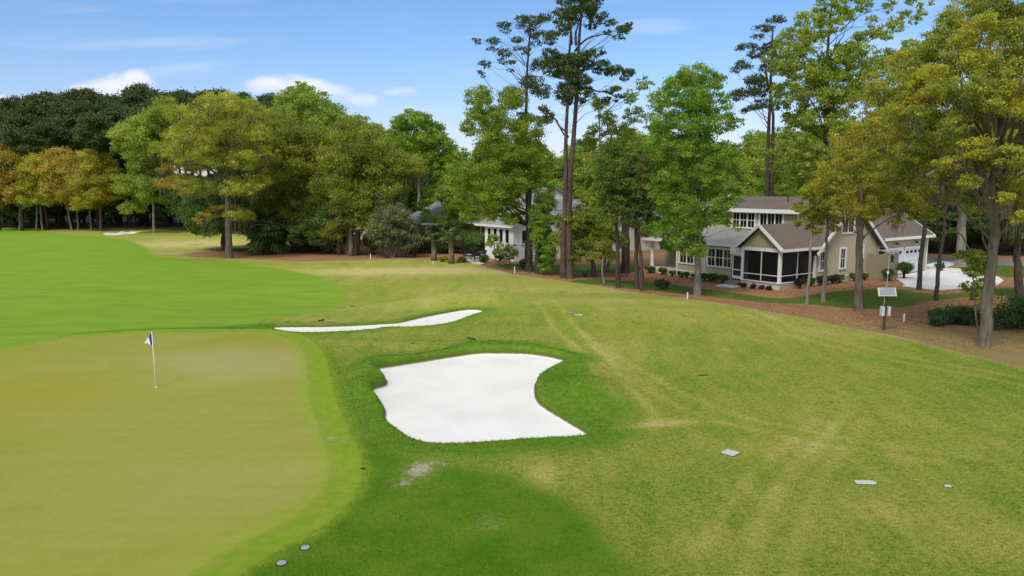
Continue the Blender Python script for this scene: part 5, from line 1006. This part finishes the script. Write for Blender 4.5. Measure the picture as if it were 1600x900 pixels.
def divot(px, py, r, lab, st=1.8):
    p = GZ(px, py); m_ = MB(); n = 18; ring = [(math.cos(2*math.pi*i/n)*r*st*rng.uniform(.75, 1.1), math.sin(2*math.pi*i/n)*r*rng.uniform(.75, 1.1), .004) for i in range(n)]
    m_.add([(0,0,.02)]+ring+[(a*1.1, b*1.1, -.12) for a, b, _ in ring], [(0, 1+i, 1+(i+1) % n) for i in range(n)]+[(1+i, 1+n+i, 1+n+(i+1) % n, 1+(i+1) % n) for i in range(n)])
    tag(m_.build('sprinkler_hole', M_SOIL, None, p), lab, 'sprinkler hole', 'dark sprinkler holes in the turf')
divot(568, 732, .07, 'dark little hole in the apron left of the sandy scrape', 1.5); divot(1098, 586.5, .12, 'dark brown hole in the middle of the rough'); divot(531, 575, .05, 'upper of two dark holes beside the large bunker'); divot(531, 582, .05, 'lower of two dark holes beside the large bunker')
divot(361, 513, .1, 'dark hole at the fairway end, farther from the thin bunker'); divot(380, 512.5, .1, 'dark hole at the fairway end, nearer the thin bunker'); divot(553, 479, .14, 'faint dark hole behind the thin bunker')
divot(646, 536, .09, 'faint dark hole between the two bunkers')
# rakes
M_RAKE = plain('black_rake_plastic', (.03, .03, .032), .5); M_RH = plain('green_grey_rake_handle', (.16, .17, .15), .5)
for (a, b, lab) in [((737, 541.5), (690, 549), 'bunker rake lying on the rear lip of the large bunker'), ((502, 504), (545, 508), 'bunker rake lying behind the thin bunker')]:
    p = GZ(*a); q = GZ(*b); root = empty('bunker_rake', p, 0, lab, 'rake'); d_ = np.array(q)-np.array(p); ln = np.linalg.norm(d_[:2]); dd = d_/ln; sd_ = np.array([-dd[1], dd[0], 0])
    m_ = MB(); m_.tube([(0,0,.10), tuple(d_*.5+np.array([0,0,.07])), tuple(d_+np.array([0,0,.05]))], .018, 6); m_.build('handle', M_RH, root)
    m_ = MB(); h0 = -sd_*.25; h1 = sd_*.25; m_.beam(tuple(h0+[0,0,.12]), tuple(h1+[0,0,.12]), .05, .05)
    for t in np.linspace(-.23, .23, 11): e_ = sd_*t; m_.beam(tuple(e_+[0,0,.12]), tuple(e_+dd*.02+[0,0,.18]), .015, .02)
    m_.build('head', M_RAKE, root)
# patio furniture
p = GZ(722, 403); U_ = empty('patio_umbrella', p, 0, 'closed black patio umbrella on the white patio', 'umbrella')
mb = MB(); mb.tube([(0,0,0),(0,0,2.75)], .03, 8); mb.build('pole', M_BLACK, U_); mb = MB(); mb.tube([(0,0,.9),(0,0,1.3),(0,0,2.1),(0,0,2.7)], [.22,.26,.17,.03], 12); mb.build('canopy', plain('navy_canvas', (.012,.014,.025), .8), U_, smooth=True); mb = MB(); mb.tube([(0,0,0),(0,0,.1)], .32, 14); mb.build('base', M_BLACK, U_)
M_CUSH = plain('white_cushion', (.6,.6,.6), .8)
def lounge(p, rz, lab):
    r_ = empty('lounge_chair', p, rz, lab, 'patio chair', 'black patio chairs')
    m_ = MB(); m_.box(-.35,.35,-.35,.35,.32,.42); m_.build('seat', M_BLACK, r_); m_ = MB(); m_.slab([(-.35,.3,.4),(.35,.3,.4),(.35,.5,.95),(-.35,.5,.95)], .07); m_.build('backrest', M_BLACK, r_)
    m_ = MB(); m_.box(-.3,.3,-.32,.28,.425,.5); m_.build('cushion', M_CUSH, r_)
    for sx in (-1, 1):
        m_ = MB(); m_.box(sx*.35-.04, sx*.35+.04, -.35, .35, .55, .62); m_.build('armrest', M_BLACK, r_)
        for sy in (-1, 1): m_ = MB(); m_.box(sx*.33-.03, sx*.33+.03, sy*.32-.03, sy*.32+.03, 0, .55); m_.build('leg', M_BLACK, r_)
for (px, py, a, lab) in [(731,405,.6,'black patio chair nearest the closed umbrella'),(740,403,2.6,'black patio chair at the rear of the patio'),(746,409,.2,'black patio chair at the near patio edge'),(753,405,-1.2,'black patio chair nearest the sunroom wall')]:
    q = GZ(px, py); q[2] += .05; lounge(q, a, lab)
q = GZ(741, 406.5); q[2] += .05; r_ = empty('patio_table', q, .4, 'low black patio table amid the black chairs', 'table')
m_ = MB(); m_.box(-.6,.6,-.4,.4,.42,.47); m_.build('tabletop', M_BLACK, r_)
for sx in (-1, 1):
    for sy in (-1, 1): m_ = MB(); m_.box(sx*.52-.03, sx*.52+.03, sy*.33-.03, sy*.33+.03, 0, .42); m_.build('leg', M_BLACK, r_)
for o_ in (PO, PDK, *PD, *PR):                       # whole trees that were never placed do not stay at the origin
    if o_.name not in USED:
        for c_ in children(o_): bpy.data.objects.remove(c_)
        bpy.data.objects.remove(o_)
print('LEAVES', sum(len(m_.polygons) for m_ in bpy.data.meshes if m_.attributes.get('tint')))
